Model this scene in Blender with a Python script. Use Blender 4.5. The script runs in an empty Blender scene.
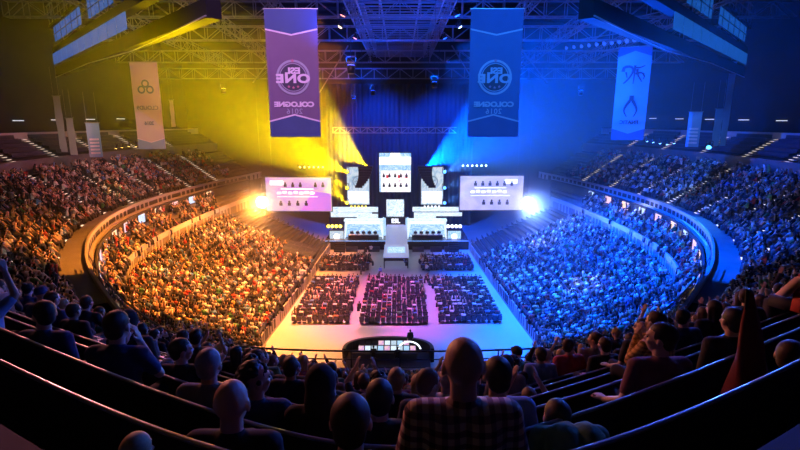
import bpy, bmesh, math, random
import numpy as np
from mathutils import Vector, Matrix

random.seed(7)
rng = np.random.default_rng(7)
SC = bpy.context.scene
COL = SC.collection
PI = math.pi
PITCH = math.radians(12.1)
EYE = 20.0
FPX = 480.0
CT, ST = math.cos(PITCH), math.sin(PITCH)


def W(px, py, Y):
    """world point at plan distance Y that the photograph shows at px, py"""
    dy = py - 225.0
    fwd = FPX * CT - dy * ST
    down = FPX * ST + dy * CT
    t = Y / fwd
    return Vector(((px - 400.0) * t, Y, EYE - down * t))


# ------------------------------------------------------------------ materials
MATS = {}


def mat(name, col, rough=0.6, metal=0.0, emit=None, strength=0.0, var=0.12, scale=6.0, spec=0.5, bump=0.0, objcol=False, attr=None, alpha=1.0):
    if name in MATS:
        return MATS[name]
    m = bpy.data.materials.new(name)
    m.use_nodes = True
    nt = m.node_tree
    N, L = nt.nodes, nt.links
    b = N['Principled BSDF']
    b.inputs['Roughness'].default_value = rough
    b.inputs['Metallic'].default_value = metal
    b.inputs['Specular IOR Level'].default_value = spec
    tc = N.new('ShaderNodeTexCoord')
    no = N.new('ShaderNodeTexNoise')
    no.inputs['Scale'].default_value = scale
    no.inputs['Detail'].default_value = 3.0
    L.new(tc.outputs['Object'], no.inputs['Vector'])
    mr = N.new('ShaderNodeMapRange')
    mr.inputs['To Min'].default_value = 1.0 - var
    mr.inputs['To Max'].default_value = 1.0 + var
    L.new(no.outputs['Fac'], mr.inputs['Value'])
    vm = N.new('ShaderNodeVectorMath')
    vm.operation = 'SCALE'
    if objcol:
        oi = N.new('ShaderNodeObjectInfo')
        L.new(oi.outputs['Color'], vm.inputs[0])
    elif attr:
        at = N.new('ShaderNodeAttribute')
        at.attribute_name = attr
        L.new(at.outputs['Color'], vm.inputs[0])
    else:
        vm.inputs[0].default_value = col[:3]
    L.new(mr.outputs['Result'], vm.inputs['Scale'])
    L.new(vm.outputs['Vector'], b.inputs['Base Color'])
    if bump:
        bp = N.new('ShaderNodeBump')
        bp.inputs['Strength'].default_value = bump
        L.new(no.outputs['Fac'], bp.inputs['Height'])
        L.new(bp.outputs['Normal'], b.inputs['Normal'])
    if emit is not None:
        b.inputs['Emission Color'].default_value = (*emit[:3], 1)
        b.inputs['Emission Strength'].default_value = strength
    if alpha < 1:
        b.inputs['Alpha'].default_value = alpha
    MATS[name] = m
    return m


def plaid_mat(nm='plaid_cloth', c1=(0.75, 0.62, 0.5), c2=(0.06, 0.035, 0.05), c3=(0.3, 0.18, 0.17)):
    m = mat(nm, (0.5, 0.4, 0.35), 0.85, scale=40)
    nt = m.node_tree
    N, L = nt.nodes, nt.links
    b = N['Principled BSDF']
    tc = N['Texture Coordinate']
    sx = N.new('ShaderNodeSeparateXYZ')
    L.new(tc.outputs['Object'], sx.inputs[0])
    outs = []
    for ax, f in (('X', 130.0), ('Z', 130.0)):
        mu = N.new('ShaderNodeMath'); mu.operation = 'MULTIPLY'; mu.inputs[1].default_value = f
        L.new(sx.outputs[ax], mu.inputs[0])
        si = N.new('ShaderNodeMath'); si.operation = 'SINE'
        L.new(mu.outputs[0], si.inputs[0])
        gt = N.new('ShaderNodeMath'); gt.operation = 'GREATER_THAN'; gt.inputs[1].default_value = 0.1
        L.new(si.outputs[0], gt.inputs[0])
        outs.append(gt)
    ad = N.new('ShaderNodeMath'); ad.operation = 'ADD'
    L.new(outs[0].outputs[0], ad.inputs[0]); L.new(outs[1].outputs[0], ad.inputs[1])
    cr = N.new('ShaderNodeValToRGB')
    cr.color_ramp.elements[0].position = 0.0
    cr.color_ramp.elements[0].color = (*c1, 1)
    cr.color_ramp.elements[1].position = 1.0
    cr.color_ramp.elements[1].color = (*c2, 1)
    e = cr.color_ramp.elements.new(0.5); e.color = (*c3, 1)
    di = N.new('ShaderNodeMath'); di.operation = 'MULTIPLY'; di.inputs[1].default_value = 0.5
    L.new(ad.outputs[0], di.inputs[0])
    L.new(di.outputs[0], cr.inputs[0])
    L.new(cr.outputs[0], b.inputs['Base Color'])
    return m


def screen_mat(name, c1, c2, c3, strength, scale=2.0, dist=3.0):
    """a lit LED picture: moving colours mixed by noise"""
    m = bpy.data.materials.new(name)
    m.use_nodes = True
    N, L = m.node_tree.nodes, m.node_tree.links
    b = N['Principled BSDF']
    b.inputs['Base Color'].default_value = (0.02, 0.02, 0.03, 1)
    b.inputs['Roughness'].default_value = 0.4
    tc = N.new('ShaderNodeTexCoord')
    no = N.new('ShaderNodeTexNoise')
    no.inputs['Scale'].default_value = scale
    no.inputs['Detail'].default_value = 5
    no.inputs['Distortion'].default_value = dist
    L.new(tc.outputs['Generated'], no.inputs['Vector'])
    cr = N.new('ShaderNodeValToRGB')
    cr.color_ramp.elements[0].position = 0.3
    cr.color_ramp.elements[0].color = (*c1, 1)
    cr.color_ramp.elements[1].position = 0.72
    cr.color_ramp.elements[1].color = (*c3, 1)
    e = cr.color_ramp.elements.new(0.5); e.color = (*c2, 1)
    L.new(no.outputs['Fac'], cr.inputs[0])
    L.new(cr.outputs[0], b.inputs['Emission Color'])
    b.inputs['Emission Strength'].default_value = strength
    return m


# ------------------------------------------------------------------ mesh helpers
def link(name, me, m=None, parent=None, loc=(0, 0, 0)):
    o = bpy.data.objects.new(name, me)
    COL.objects.link(o)
    if m is not None and me is not None:
        if len(me.materials) == 0:
            me.materials.append(m)
    if parent is not None:
        o.parent = parent
    o.location = loc
    return o


class MB:
    """collects plain shapes of ONE part and links them as one mesh"""

    def __init__(self):
        self.v, self.f = [], []

    def raw(self, vs, fs):
        n = len(self.v)
        self.v += [tuple(p) for p in vs]
        self.f += [tuple(i + n for i in f) for f in fs]
        return self

    def box(self, c, s, rz=0.0):
        x, y, z = (a / 2 for a in s)
        cs, sn = math.cos(rz), math.sin(rz)
        vs = []
        for dz in (-z, z):
            for dx, dy in ((-x, -y), (x, -y), (x, y), (-x, y)):
                vs.append((c[0] + dx * cs - dy * sn, c[1] + dx * sn + dy * cs, c[2] + dz))
        return self.raw(vs, [(3, 2, 1, 0), (4, 5, 6, 7), (0, 1, 5, 4), (1, 2, 6, 5), (2, 3, 7, 6), (3, 0, 4, 7)])

    def bar(self, a, b, r, n=4, r2=None):
        a, b = Vector(a), Vector(b)
        d = b - a
        if d.length < 1e-6:
            return self
        r2 = r if r2 is None else r2
        d.normalize()
        u = d.orthogonal() if abs(d.z) > 0.99 else d.cross(Vector((0, 0, 1)))
        u.normalize()
        w = d.cross(u)
        vs = []
        for p, rr in ((a, r), (b, r2)):
            for i in range(n):
                t = 2 * PI * (i + 0.5) / n
                vs.append(p + u * math.cos(t) * rr + w * math.sin(t) * rr)
        fs = [tuple(range(n - 1, -1, -1)), tuple(range(n, 2 * n))]
        for i in range(n):
            j = (i + 1) % n
            fs.append((i, j, n + j, n + i))
        return self.raw(vs, fs)

    def sweep(self, pts, prof, closed_prof=True):
        """prof: list of (out, up) swept along the plan polyline pts (x, y, z); out = to the right of travel"""
        n, k = len(pts), len(prof)
        vs = []
        for i, p in enumerate(pts):
            a, b = Vector(pts[max(i - 1, 0)]), Vector(pts[min(i + 1, n - 1)])
            t = (b - a); t.z = 0
            t.normalize()
            nr = Vector((t.y, -t.x, 0))
            for o, u in prof:
                vs.append((p[0] + nr.x * o, p[1] + nr.y * o, p[2] + u))
        fs = []
        kk = k if closed_prof else k - 1
        for i in range(n - 1):
            for j in range(kk):
                j2 = (j + 1) % k
                fs.append((i * k + j, i * k + j2, (i + 1) * k + j2, (i + 1) * k + j))
        if closed_prof:
            fs.append(tuple(range(k - 1, -1, -1)))
            fs.append(tuple((n - 1) * k + j for j in range(k)))
        return self.raw(vs, fs)

    def build(self, name, m, parent=None, smooth=False, loc=(0, 0, 0)):
        me = bpy.data.meshes.new(name)
        me.from_pydata(self.v, [], self.f)
        me.update()
        if smooth:
            me.shade_smooth()
        return link(name, me, m, parent, loc)


def tag(o, label=None, cat=None, group=None, kind=None):
    if label: o['label'] = label
    if cat: o['category'] = cat
    if group: o['group'] = group
    if kind: o['kind'] = kind
    return o


def thing(name, label, cat, loc=(0, 0, 0), rz=0.0, group=None):
    o = bpy.data.objects.new(name, None)
    COL.objects.link(o)
    o.empty_display_size = 0.3
    o.location = loc
    o.rotation_euler = (0, 0, rz)
    return tag(o, label, cat, group)


def struct(name, mb, m):
    return tag(mb.build(name, m), kind='structure')


# ------------------------------------------------------------------ bowl plan curves
S_PTS = list(range(11))
P_PTS = [(0, 18.2), (8.1, 19.0), (13.2, 22.6), (19.3, 29.4), (24.0, 35.6), (28.6, 43.6), (32.1, 53.6), (33.3, 64), (32.8, 75), (31.2, 87), (28.6, 99)]
B_PTS = [(0, 1.1), (13, 8.4), (22, 14.4), (32.5, 20.6), (38, 27), (43, 36.5), (46.8, 49.5), (48, 61.5), (47.5, 75), (46, 89), (43.5, 102)]
L0_PTS = [(0, 30), (6, 31), (10, 34.5), (11.8, 37.5), (12.4, 40.5), (12.1, 46), (11.8, 52), (11.5, 58), (11.3, 64), (11.1, 70), (11, 76)]
L1_PTS = [(0, 19.5), (9, 21.5), (15, 26), (19.5, 31.5), (22.5, 37), (25, 43), (26.4, 49.5), (26.8, 57), (26.6, 65), (26, 74), (25, 84)]


def crom(pts, s):
    s = max(0.0, min(10.0, s))
    i = min(int(s), 9)
    t = s - i
    g = lambda j: pts[j] if j >= 0 else (-pts[1][0], pts[1][1])
    p0 = g(i - 1); p1 = pts[i]; p2 = pts[i + 1]
    p3 = pts[i + 2] if i + 2 <= 10 else (2 * p2[0] - p1[0], 2 * p2[1] - p1[1])
    f = lambda a, b, c, d: 0.5 * (2 * b + (c - a) * t + (2 * a - 5 * b + 4 * c - d) * t * t + (3 * b - a - 3 * c + d) * t ** 3)
    return f(p0[0], p1[0], p2[0], p3[0]), f(p0[1], p1[1], p2[1], p3[1])


def mirror(f):
    def g(s):
        x, y = f(abs(s))
        return (x if s >= 0 else -x), y
    return g


Pc = mirror(lambda s: crom(P_PTS, s))
L0 = mirror(lambda s: crom(L0_PTS, s))
L1 = mirror(lambda s: crom(L1_PTS, s))


def _b(s):
    if s <= 1:
        x = 13.0 * s
        return x, 1.1 + 0.6 * (math.sqrt(x * x + 0.81) - 0.9)
    return crom(B_PTS, s)


Bc = mirror(_b)


def lerp2(f, g, w):
    def h(s):
        a, b = f(s), g(s)
        return a[0] + (b[0] - a[0]) * w, a[1] + (b[1] - a[1]) * w
    return h


def row_w(k):
    return (k + 3.0) / 21.0


def upper_row(k):          # k may be fractional
    return lerp2(Pc, Bc, row_w(k))


Z0 = EYE - 1.85 - 18 * 0.47          # floor of the first row of the upper tier
RISE = 0.47


def zrow(k):
    return Z0 + RISE * k


def srange(a, b, step, fine=True):
    out, s = [], a
    while s < b:
        out.append(s)
        s += step * (0.12 if fine and abs(s) < 0.5 else (0.4 if fine and abs(s) < 1 else 1))
    out.append(b)
    return out


# ------------------------------------------------------------------ shared materials
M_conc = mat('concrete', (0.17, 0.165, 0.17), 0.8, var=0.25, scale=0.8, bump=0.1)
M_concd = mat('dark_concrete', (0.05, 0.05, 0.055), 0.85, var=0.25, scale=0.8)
M_floor = mat('arena_floor', (0.50, 0.49, 0.50), 0.42, var=0.10, scale=0.25)
M_wall = mat('black_wall', (0.018, 0.018, 0.022), 0.9, var=0.3, scale=0.5)
M_roof = mat('roof_deck', (0.01, 0.01, 0.014), 0.8, var=0.3, scale=0.4)
M_steel = mat('truss_steel', (0.3, 0.3, 0.33), 0.4, 0.25, var=0.15)
M_black = mat('black_metal', (0.02, 0.02, 0.024), 0.45, 0.3)
M_bench = mat('bench_board', (0.02, 0.018, 0.024), 0.75, 0.0, scale=3, var=0.3)
M_benchrail = mat('bench_top_rail', (0.25, 0.25, 0.28), 0.28, 0.5, scale=3, var=0.2)
M_fascia = mat('fascia_panel', (0.42, 0.40, 0.42), 0.5, var=0.1, scale=0.6)
M_rail = mat('rail_steel', (0.12, 0.12, 0.14), 0.4, 0.6)
M_seat = mat('seat_plastic', (0.05, 0.05, 0.07), 0.5, var=0.3)
M_led = mat('step_light', (0.5, 0.5, 0.5), 0.5, emit=(1.0, 0.82, 0.6), strength=1.1)
M_skin = mat('skin', (0.52, 0.33, 0.25), 0.5, objcol=True, var=0.08, scale=30)
M_hair = mat('hair', (0.03, 0.02, 0.015), 0.6, objcol=True, var=0.35, scale=60, bump=0.4)
M_cloth = mat('cloth', (0.1, 0.1, 0.12), 0.85, objcol=True, var=0.15, scale=25, bump=0.15)
M_plaid = plaid_mat()
M_crowd = mat('crowd', (0.3, 0.3, 0.3), 0.75, attr='Col', var=0.1, scale=10)
M_eye = mat('eye', (0.05, 0.04, 0.04), 0.2)

# ------------------------------------------------------------------ shell
struct('floor', MB().box((0, 50, -0.15), (110, 125, 0.3)), M_floor)
struct('wall_left', MB().box((-53, 50, 20), (0.5, 125, 42)), M_wall)
struct('wall_right', MB().box((53, 50, 20), (0.5, 125, 42)), M_wall)
struct('wall_back', MB().box((0, 112, 20), (110, 0.5, 42)), M_wall)
struct('wall_front', MB().box((0, -9, 20), (110, 0.5, 42)), M_wall)
mb = MB()
mb.box((0, 50, 40.6), (110, 125, 0.3))
for i in range(22):
    mb.box((0, -8 + i * 5.5, 40.2), (106, 0.35, 0.6))
struct('ceiling', mb, M_roof)


def terrace(name, cfun, k0, k1, zf, s0, s1, m, step=0.12, skirt=None, inner=None):
    """stepped stand: rows k0..k1, row k between cfun(k-.5) and cfun(k+.5)"""
    ss = srange(s0, s1, step)
    prof = []
    for k in range(k0, k1 + 1):
        prof.append((cfun(k - 0.5), zf(k)))
        prof.append((cfun(k + 0.5), zf(k)))
    if inner: prof[0] = (inner, prof[0][1])
    bottom = prof[0][1] - (skirt or 1.0)
    prof = [(prof[0][0], bottom)] + prof + [(prof[-1][0], bottom)]
    vs, fs = [], []
    n = len(prof)
    for s in ss:
        for f, z in prof:
            x, y = f(s)
            vs.append((x, y, z))
    for i in range(len(ss) - 1):
        for j in range(n - 1):
            fs.append((i * n + j, (i + 1) * n + j, (i + 1) * n + j + 1, i * n + j + 1))
    struct(name, MB().raw(vs, fs), m)


ALL = [s for s in srange(-10, 10, 0.12)]
# near end of the upper tier up to the camera's rows, then the two long sides
terrace('terrace_near', upper_row, 0, 21, zrow, -2.6, 2.6, mat('shaded_concrete', (0.014, 0.014, 0.016), 0.9, var=0.3, spec=0.15), 0.06, inner=Pc)  # near stand's shade is put into this darker concrete colour
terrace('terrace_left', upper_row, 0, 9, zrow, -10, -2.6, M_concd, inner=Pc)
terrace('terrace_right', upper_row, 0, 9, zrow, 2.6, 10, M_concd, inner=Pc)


def zup(k):
    return zrow(k) + 0.9


terrace('terrace_upper_left', upper_row, 11, 15, zup, -10, -2.6, M_concd, skirt=1.4)
terrace('terrace_upper_right', upper_row, 11, 15, zup, 2.6, 10, M_concd, skirt=1.4)


def lower_row(k):
    return lerp2(L0, L1, (k + 0.5) / 17.0)


def zlow(k):
    return 1.25 + 0.27 * k


terrace('terrace_lower_left', lower_row, 0, 16, zlow, -9.6, -1.0, M_concd)
terrace('terrace_lower_right', lower_row, 0, 16, zlow, 1.0, 9.6, M_concd)

M0 = lerp2(L1, Pc, 0.10)
M1 = lerp2(L1, Pc, 0.72)


def mid_row(k):
    return lerp2(M0, M1, (k + 0.5) / 4.0)


def zmid(k):
    return 6.9 + 0.35 * k


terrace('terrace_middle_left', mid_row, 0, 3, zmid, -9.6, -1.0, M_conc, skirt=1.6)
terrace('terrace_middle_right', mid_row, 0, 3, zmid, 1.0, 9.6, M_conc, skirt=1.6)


def curve_pts(f, s0, s1, z, step=0.1):
    return [(*f(s), z) for s in srange(s0, s1, step)]


def fascia(name, f, s0, s1, z0, z1, th, m, out=0.0):
    mbx = MB()
    mbx.sweep(curve_pts(f, s0, s1, 0), [(out, z0), (out + th, z0), (out + th, z1), (out, z1)])
    return struct(name, mbx, m)


for nm_w, a_, b_ in (('floor_walkway_left', -10, -2.6), ('floor_walkway_right', 2.6, 10)):
    vs, fs = [], []
    for s in srange(a_, b_, 0.12):
        x0, y0 = Pc(s); x1, y1 = upper_row(-0.5)(s)
        vs += [(x0, y0, Z0 + 0.02), (x1, y1, Z0 + 0.02)]
    for i in range(len(vs) // 2 - 1):
        fs.append((2 * i, 2 * i + 1, 2 * i + 3, 2 * i + 2))
    struct(nm_w, MB().raw(vs, fs), M_conc)
# lower barrier round the floor, walls under the tiers, suite level and the pale parapets
for sgn, side in ((-1, 'left'), (1, 'right')):
    a, b = (-9.6, -1.0) if sgn < 0 else (1.0, 9.6)
    fascia(f'trim_floor_{side}', L0, a, b, 0, 1.3, 0.12, M_fascia)
    fascia(f'trim_middle_{side}', M0, a, b, 5.4, 7.5, 0.15, M_fascia)
    fascia(f'wall_suite_{side}', M1, a, b, 7.9, 9.4, 0.15, M_concd, 0.0 )
    fascia(f'trim_suite_{side}', lerp2(L1, Pc, 0.86), a, b, 9.0, 9.35, 0.3, M_fascia)
    a, b = (-10, -2.6) if sgn < 0 else (2.6, 10)
    fascia(f'trim_cross_{side}', upper_row(10.2), a, b, zrow(9) + 0.2, zrow(9) + 1.9, 0.12, M_conc)
    fascia(f'wall_top_{side}', upper_row(15.8), a, b, zup(15) - 0.5, zup(15) + 1.1, 0.2, M_fascia)
    fascia(f'wall_concourse_{side}', upper_row(19), a, b, zup(15) - 2, 32, 0.3, M_wall)
fascia('trim_parapet', Pc, -10, 10, Z0 - 0.9, Z0 + 0.35, 0.18, M_fascia)
# underside of the upper tier
ss = srange(-10, 10, 0.12)
mbx = MB()
vs, fs = [], []
for s in ss:
    x0, y0 = Pc(s); x1, y1 = lerp2(L1, Pc, 0.7)(s)
    vs += [(x0, y0, Z0 - 0.9), (x1, y1, Z0 - 0.5)]
for i in range(len(ss) - 1):
    fs.append((2 * i, 2 * i + 1, 2 * i + 3, 2 * i + 2))
struct('ceiling_suite', mbx.raw(vs, fs), M_concd)

# aisle stairs: lighter strips climbing through the tiers, each with lit step edges and a handrail


def aisle(f, zf, k0, k1, s, label, w=0.5):
    t = thing('aisle_stairs', label, 'stairs', group='lit aisle stairs of the stands')
    x0, y0 = f(k0 - 0.5)(s)
    t.location = (x0, y0, zf(k0))
    st, ed = MB(), MB()
    for k in range(k0, k1 + 1):
        for h in (0, 0.5):
            a = Vector((*f(k - 0.5 + h)(s), 0)); b = Vector((*f(k + h)(s), 0))
            d = b - a
            rz = math.atan2(d.y, d.x) - PI / 2
            z = zf(k) + (0.02 if h == 0 else (zf(k + 1) - zf(k)) * 0.5)
            c = (a + b) / 2
            st.box((c.x - t.location.x, c.y - t.location.y, z - t.location.z), (w * 2, d.length, 0.06), rz)
            ed.box((a.x - t.location.x, a.y - t.location.y, z + 0.035 - t.location.z), (w * 1.5, 0.16, 0.03), rz)
    st.build('steps', M_fascia, t)
    ed.build('step_lights', M_led, t)
    return t


AISLE_S = [3.4, 4.1, 4.8, 5.45, 6.1, 6.8, 7.5, 8.2, 8.9]
for sg, sd in ((-1, 'orange-lit'), (1, 'blue-lit')):
    for i, s in enumerate(AISLE_S):
        if s > 4.5:
            aisle(upper_row, zup, 11, 15, sg * s, f'short lit stairs through the empty top seats on the {sd} side')
        aisle(upper_row, zrow, 0, 9, sg * s + sg * 0.03, f'long stairs through the packed upper tier on the {sd} side')

# ------------------------------------------------------------------ empty seats at the top of the sides
ordw = ['lowest', 'second', 'third', 'fourth', 'topmost']
for sg, sd in ((-1, 'orange-lit'), (1, 'blue-lit')):
    ends = [4.3] + [q for q in AISLE_S if q > 4.5] + [9.8]
    for i, k in enumerate(range(11, 16)):
        f = upper_row(k)
        o = 1 if sg < 0 else -1
        for a, b in zip(ends[:-1], ends[1:]):
            t = thing('bench_seating', f'{ordw[i]} row of empty folding seats under the roof on the {sd} side', 'seat row', group=f'{ordw[i]} empty seat rows, {sd} side')
            x0, y0 = f(sg * (a + b) / 2)
            t.location = (x0, y0, zup(k))
            pts = [(f(sg * s)[0] - x0, f(sg * s)[1] - y0, 0) for s in srange(a + 0.1, b - 0.1, 0.12, False)]
            MB().sweep(pts, [(o * -0.30, 0.42), (o * -0.36, 0.42), (o * -0.40, 0.85), (o * -0.34, 0.85)]).build('backrest', M_seat, t)
            MB().sweep(pts, [(o * 0.12, 0.38), (o * -0.32, 0.38), (o * -0.32, 0.43), (o * 0.12, 0.43)]).build('seat', M_seat, t)

# ------------------------------------------------------------------ people built in detail
PAL_CLOTH = {'black': (0.015, 0.015, 0.018), 'dark blue': (0.02, 0.04, 0.12), 'grey': (0.18, 0.18, 0.19), 'white': (0.7, 0.68, 0.66),
             'red': (0.4, 0.04, 0.04), 'green': (0.05, 0.16, 0.08), 'light blue': (0.2, 0.35, 0.6), 'brown': (0.14, 0.08, 0.05), 'orange': (0.6, 0.2, 0.04)}
PAL_HAIR = {'black': (0.012, 0.01, 0.01), 'dark brown': (0.04, 0.022, 0.014), 'brown': (0.1, 0.055, 0.03), 'blond': (0.4, 0.27, 0.12), 'grey': (0.3, 0.3, 0.3)}
SKINS = [(0.55, 0.36, 0.28), (0.48, 0.3, 0.22), (0.6, 0.42, 0.33), (0.3, 0.17, 0.11)]


def ico(bm, c, s, rot=None, sub=2):
    M = Matrix.Translation(c)
    if rot is not None:
        M = M @ rot
    M = M @ Matrix.Diagonal((*s, 1))
    bmesh.ops.create_icosphere(bm, subdivisions=sub, radius=1.0, matrix=M)


def capsule(bm, a, b, ra, rb):
    """tapered limb: two balls and the cone between them"""
    a, b = Vector(a), Vector(b)
    for c, r in ((a, ra), (b, rb)):
        bmesh.ops.create_icosphere(bm, subdivisions=2, radius=r, matrix=Matrix.Translation(c))
    d = b - a
    if d.length > 1e-4:
        rot = d.to_track_quat('Z', 'Y').to_matrix().to_4x4()
        bmesh.ops.create_cone(bm, cap_ends=True, cap_tris=False, segments=16, radius1=ra * 0.99, radius2=rb * 0.99, depth=d.length,
                              matrix=Matrix.Translation((a + b) / 2) @ rot)


def fuse(name, fn, voxel, smooth=6):
    bm = bmesh.new()
    fn(bm)
    me = bpy.data.meshes.new(name + '_raw')
    bm.to_mesh(me); bm.free()
    o = bpy.data.objects.new(name + '_raw', me)
    COL.objects.link(o)
    r = o.modifiers.new('r', 'REMESH'); r.mode = 'VOXEL'; r.voxel_size = voxel; r.use_smooth_shade = True
    s = o.modifiers.new('s', 'SMOOTH'); s.factor = 0.5; s.iterations = smooth
    dg = bpy.context.evaluated_depsgraph_get()
    out = bpy.data.meshes.new_from_object(o.evaluated_get(dg))
    out.name = name
    bpy.data.objects.remove(o)
    bpy.data.meshes.remove(me)
    out.shade_smooth()
    return out


POSES = {}


def V(*a):
    return Vector(a)


def pose(name, seated=True, lean=0.0, arms=None, turn=0.0, nod=0.0, tall=0.0):
    """joint positions; the figure faces +Y, feet at z = 0"""
    j = {}
    if seated:
        hip = V(0, -0.02, 0.55)
    else:
        hip = V(0, 0, 0.96)
    j['hip'] = hip
    up = V(0, math.sin(lean), math.cos(lean))
    j['waist'] = hip + up * 0.16
    j['chest'] = hip + up * 0.35
    j['neck'] = hip + up * (0.49 + tall)
    hl = lean * 0.6 if lean < 1 else lean + 0.3
    j['headc'] = j['neck'] + V(0, 0.02 + math.sin(hl) * 0.165, math.cos(hl) * 0.165)
    for s in (-1, 1):
        j['sh', s] = hip + up * (0.445 + tall) + V(0.175 * s, 0, 0)
        if seated:
            j['th', s] = hip + V(0.09 * s, 0.02, -0.02)
            j['kn', s] = V(0.13 * s, 0.42, 0.52)
            j['an', s] = V(0.13 * s, 0.40, 0.09)
            j['to', s] = V(0.15 * s, 0.56, 0.04)
        else:
            j['th', s] = hip + V(0.09 * s, 0, -0.04)
            j['kn', s] = V(0.10 * s, 0.03, 0.5)
            j['an', s] = V(0.11 * s, -0.01, 0.09)
            j['to', s] = V(0.13 * s, 0.15, 0.04)
    sh = j['sh', 1]
    A = {
        'lap': lambda s: (V(0.25 * s, sh.y - 0.02, sh.z - 0.27), V(0.12 * s, sh.y + 0.22, sh.z - 0.37), V(-0.25 * s, 0.9, -0.1)),
        'knees': lambda s: (V(0.24 * s, sh.y + 0.1, sh.z - 0.24), V(0.07 * s, sh.y + 0.31, sh.z - 0.25), V(-0.4 * s, 0.8, 0.1)),
        'face': lambda s: (V(0.24 * s, sh.y + 0.12, sh.z - 0.22), V(0.055 * s, sh.y + 0.2, sh.z + 0.02), V(-0.2 * s, -0.05, 1.0)),
        'up': lambda s: (V(0.27 * s, sh.y + 0.13, sh.z + 0.13), V(0.13 * s, sh.y + 0.2, sh.z + 0.36), V(-0.25 * s, 0.1, 1.0)),
        'rest': lambda s: (V(0.29 * s, sh.y - 0.06, sh.z - 0.25), V(0.33 * s, sh.y + 0.14, sh.z - 0.36), V(0.1 * s, 0.95, -0.1)),
        'down': lambda s: (V(0.24 * s, sh.y - 0.02, sh.z - 0.29), V(0.22 * s, sh.y + 0.06, sh.z - 0.54), V(0, 0.15, -1.0)),
        'hips': lambda s: (V(0.38 * s, sh.y - 0.05, sh.z - 0.23), V(0.19 * s, sh.y + 0.08, sh.z - 0.38), V(-0.6 * s, 0.7, -0.3)),
    }
    ar = arms if isinstance(arms, tuple) else (arms, arms)
    for s, w in ((-1, ar[0]), (1, ar[1])):
        e, h, d = A[w](s)
        j['el', s], j['wr', s], j['hd', s] = e, h, d.normalized()
    j['turn'], j['nod'], j['seated'] = turn, nod, seated
    POSES[name] = j
    return j


pose('relaxed', arms='lap', lean=0.05)
pose('leaning', arms='knees', lean=0.42)
pose('hands_at_face', arms='face', lean=0.2)
pose('clapping', arms='up', lean=0.0)
pose('turned', arms=('lap', 'rest'), lean=0.05, turn=-0.9)
pose('turned_other', arms=('rest', 'lap'), lean=0.1, turn=0.9)
pose('bent', arms='down', lean=1.4)
pose('standing', seated=False, arms='down')
pose('standing_hips', seated=False, arms=('down', 'hips'), lean=0.05, turn=-0.3)
pose('standing_face', seated=False, arms='face', lean=0.06, turn=0.7)


def head_matrix(j):
    return Matrix.Translation(j['headc']) @ Matrix.Rotation(j['turn'], 4, 'Z') @ Matrix.Rotation(-j['nod'], 4, 'X')


def hand(bm, wr, d, s):
    side = V(0, 0, 1).cross(d)
    if side.length < 0.2:
        side = V(s, 0, 0)
    side.normalize()
    nrm = d.cross(side).normalized()
    palm = wr + d * 0.05
    capsule(bm, wr, palm + side * 0.018, 0.026, 0.02)
    capsule(bm, wr, palm - side * 0.018, 0.026, 0.02)
    capsule(bm, palm - side * 0.02, palm + side * 0.02, 0.017, 0.017)
    for i, ln in enumerate((0.062, 0.074, 0.07, 0.055)):
        o = palm + side * (0.030 - 0.020 * i) + d * 0.02
        k = o + d * ln * 0.55
        capsule(bm, o, k, 0.0095, 0.0085)
        capsule(bm, k, k + (d * 0.75 - nrm * 0.65) * ln * 0.5, 0.0085, 0.0075)
    th = wr + d * 0.02 + side * 0.028
    capsule(bm, th, th + (d * 0.6 + side * 0.8) * 0.045, 0.013, 0.011)
    th2 = th + (d * 0.6 + side * 0.8) * 0.045
    capsule(bm, th2, th2 + d * 0.03, 0.011, 0.009)


def body_fn(j):
    def fn(bm):
        H = head_matrix(j)

        def hs(c, s, sub=2):
            ico(bm, (0, 0, 0), (1, 1, 1), H @ Matrix.Translation(c) @ Matrix.Diagonal((*s, 1)), sub)
        hs((0, -0.012, 0.025), (0.079, 0.100, 0.098), 3)      # skull
        hs((0, 0.018, -0.035), (0.064, 0.078, 0.085), 3)      # face
        hs((0, 0.045, -0.092), (0.036, 0.034, 0.026))         # chin
        hs((0, 0.095, -0.022), (0.014, 0.022, 0.022))         # nose
        hs((0, 0.083, 0.022), (0.05, 0.018, 0.011))           # brow
        hs((0, 0.088, -0.058), (0.022, 0.012, 0.007))         # lips
        for s in (-1, 1):
            hs((0.083 * s, -0.008, -0.012), (0.011, 0.022, 0.034))   # ears
            hs((0.045 * s, 0.068, -0.025), (0.02, 0.016, 0.018))     # cheeks
        capsule(bm, j['neck'] + V(0, -0.01, -0.03), j['headc'] + V(0, -0.02, -0.05), 0.058, 0.055)
        up = (j['neck'] - j['hip']).normalized()
        for s in (-1, 1):
            capsule(bm, j['neck'] - up * 0.03, j['sh', s], 0.055, 0.055)
            capsule(bm, j['chest'] + V(0.05 * s, 0, 0.03), j['waist'] + V(0.045 * s, 0, 0), 0.105, 0.095)
            capsule(bm, j['waist'] + V(0.045 * s, 0, 0), j['th', s], 0.095, 0.1)
            capsule(bm, j['sh', s], j['el', s], 0.05, 0.038)
            capsule(bm, j['el', s], j['wr', s], 0.038, 0.025)
            hand(bm, j['wr', s], j['hd', s], s)
            capsule(bm, j['th', s], j['kn', s], 0.085, 0.056)
            capsule(bm, j['kn', s], j['an', s], 0.055, 0.038)
            capsule(bm, j['an', s] + V(0, 0, -0.03), j['to', s], 0.04, 0.032)
    return fn


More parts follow.
